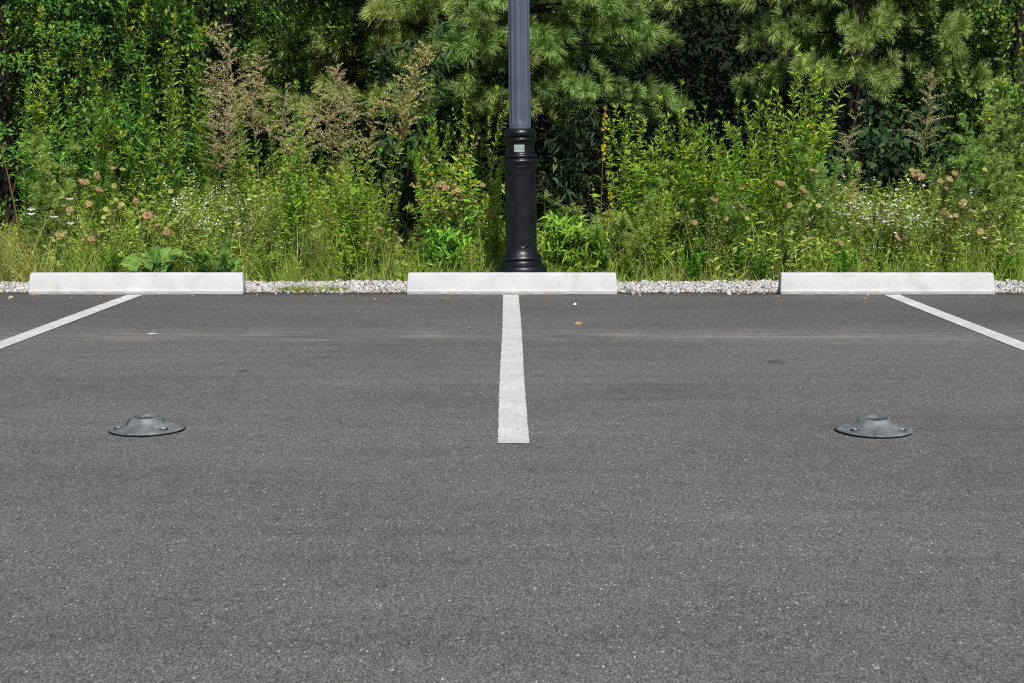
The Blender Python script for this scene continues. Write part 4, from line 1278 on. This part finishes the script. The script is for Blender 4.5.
for i, (px, top, Y, rz, lab) in enumerate((
        (862, 82, 17.0, 0, 'dark vine with heart-shaped leaves under the right pine'),
        (895, 112, 16.8, .4, 'dark vine behind the bare brown plume'))):
    place(vn, i, px, Y, top, [1.55, 1.3][i % 2], rz, label=lab, cat='vine', group='dark vines at the right')

lo = [make_primrose(221, H=.7, nst=9, llen=.10, lw=.30, per_m=90, flowers=0, lean=.5, mat='goldenrod'), make_primrose(222, H=.6, nst=8, llen=.12, lw=.34, per_m=80, flowers=0, lean=.6)]
G = 'low leafy weeds at the edge of the gravel'
for i, (px, top, Y, rz, lab) in enumerate((
        (262, 236, 14.0, 0, 'low dark leafy weed beside the right end of the leftmost wheel stop'),
        (346, 232, 14.05, 1, 'low leafy weed by the gravel just left of the middle wheel stop'),
        (632, 238, 14.0, 2, 'low leafy weed at the gravel just right of the middle wheel stop'),
        (694, 236, 13.98, 3, 'low leafy weed in the middle of the right gravel gap'),
        (762, 234, 14.0, 4, 'low leafy weed at the left end of the rightmost wheel stop'),
        (846, 236, 14.0, 5, 'low bright leafy weed behind the left half of the rightmost wheel stop'),
        (916, 240, 13.98, .6, 'low leafy weed behind the right half of the rightmost wheel stop'),
        (1006, 238, 14.0, 1.7, 'low leafy weed at the gravel by the right picture edge'),
        (112, 232, 14.0, 2.8, 'low leafy weed behind the left half of the leftmost wheel stop'))):
    place(lo, i, px, Y, top, [.7, .6][i % 2], rz, label=lab, cat='weed', name=None, group=G)

# weeds rooted in the gravel at the asphalt's edge, left of the middle stop
rng = np.random.default_rng(211); mb = MB(); n = 900
x = rng.uniform(-.3, .3, n); y = rng.uniform(-.13, .15, n) * (1 - (x / .33) ** 2)
add_blades(mb, np.stack([x, y, np.full(n, -.02)], 1), np.stack([rng.normal(0, .5, n), rng.normal(-.2, .4, n), np.ones(n)], 1), rng.uniform(.04, .10, n), .006,
           np.where(rng.uniform(0, 1, n) < .4, rng.uniform(.1, .35, n), rng.uniform(.45, .8, n)), rng, bend=.6)
o = mb.build('grass_tuft', M['grass']); o.location = (x_at(314, 12.85, 0), 12.82, 0)
tag(o, 'flat tuft of grass growing in the gravel left of the middle wheel stop', 'grass tuft')

# bare twig leaning at the left edge
mb = MB(); add_tube(mb, [(0, 0, -.05), (-.07, 0, .5), (-.16, .02, 1.0), (-.27, .02, 1.5)], [.012, .010, .008, .004], 6, .8)
add_tube(mb, [(-.12, .01, .8), (-.05, .02, 1.05), (-.03, .02, 1.25)], [.006, .004, .002], 5, .8)
o = mb.build('bare_twig', M['stem_red']); o.location = (x_at(24, 14.9), 14.9, 0)
tag(o, 'bare brown twig leaning left at the left picture edge', 'twig')

# ------------------------------------------------------------------ light, sky, camera
EL, AZ = R(50), R(12)     # the sun stands behind the camera, a little to its right
S = Vector((math.sin(AZ) * math.cos(EL), -math.cos(AZ) * math.cos(EL), math.sin(EL)))
w = bpy.data.worlds.new('World'); scene.world = w; w.use_nodes = True
nt = w.node_tree; nt.nodes.clear()
sky = nt.nodes.new('ShaderNodeTexSky'); sky.sky_type = 'NISHITA'; sky.sun_disc = False
sky.sun_elevation = EL; sky.sun_rotation = PI - AZ
bg = nt.nodes.new('ShaderNodeBackground'); bg.inputs['Strength'].default_value = .062
out = nt.nodes.new('ShaderNodeOutputWorld')
nt.links.new(sky.outputs[0], bg.inputs[0]); nt.links.new(bg.outputs[0], out.inputs[0])
sl = bpy.data.lights.new('sun', 'SUN'); sl.energy = 4.3; sl.angle = R(.53); sl.color = (1, .972, .93)
so = bpy.data.objects.new('sun', sl); COL.objects.link(so)
so.rotation_euler = S.to_track_quat('Z', 'Y').to_euler(); so.location = S * 60

cam = bpy.data.cameras.new('camera'); cam.lens = FPX / 1024 * 36; cam.sensor_width = 36; cam.clip_end = 2000; cam.clip_start = .05
co = bpy.data.objects.new('camera', cam); COL.objects.link(co)
co.location = (0, 0, CAM_H); co.rotation_euler = (PI / 2 - PITCH, 0, 0)
scene.camera = co
scene.cycles.use_denoising = False
scene.view_settings.view_transform = 'Standard'; scene.view_settings.look = 'None'
scene.view_settings.exposure = 0; scene.view_settings.gamma = 1
scene.cycles.pixel_filter_type = 'BLACKMAN_HARRIS'; scene.cycles.filter_width = 1.15
scene.cycles.max_bounces = 4; scene.cycles.diffuse_bounces = 3; scene.cycles.transmission_bounces = 2
scene.cycles.glossy_bounces = 2; scene.cycles.caustics_reflective = False; scene.cycles.caustics_refractive = False
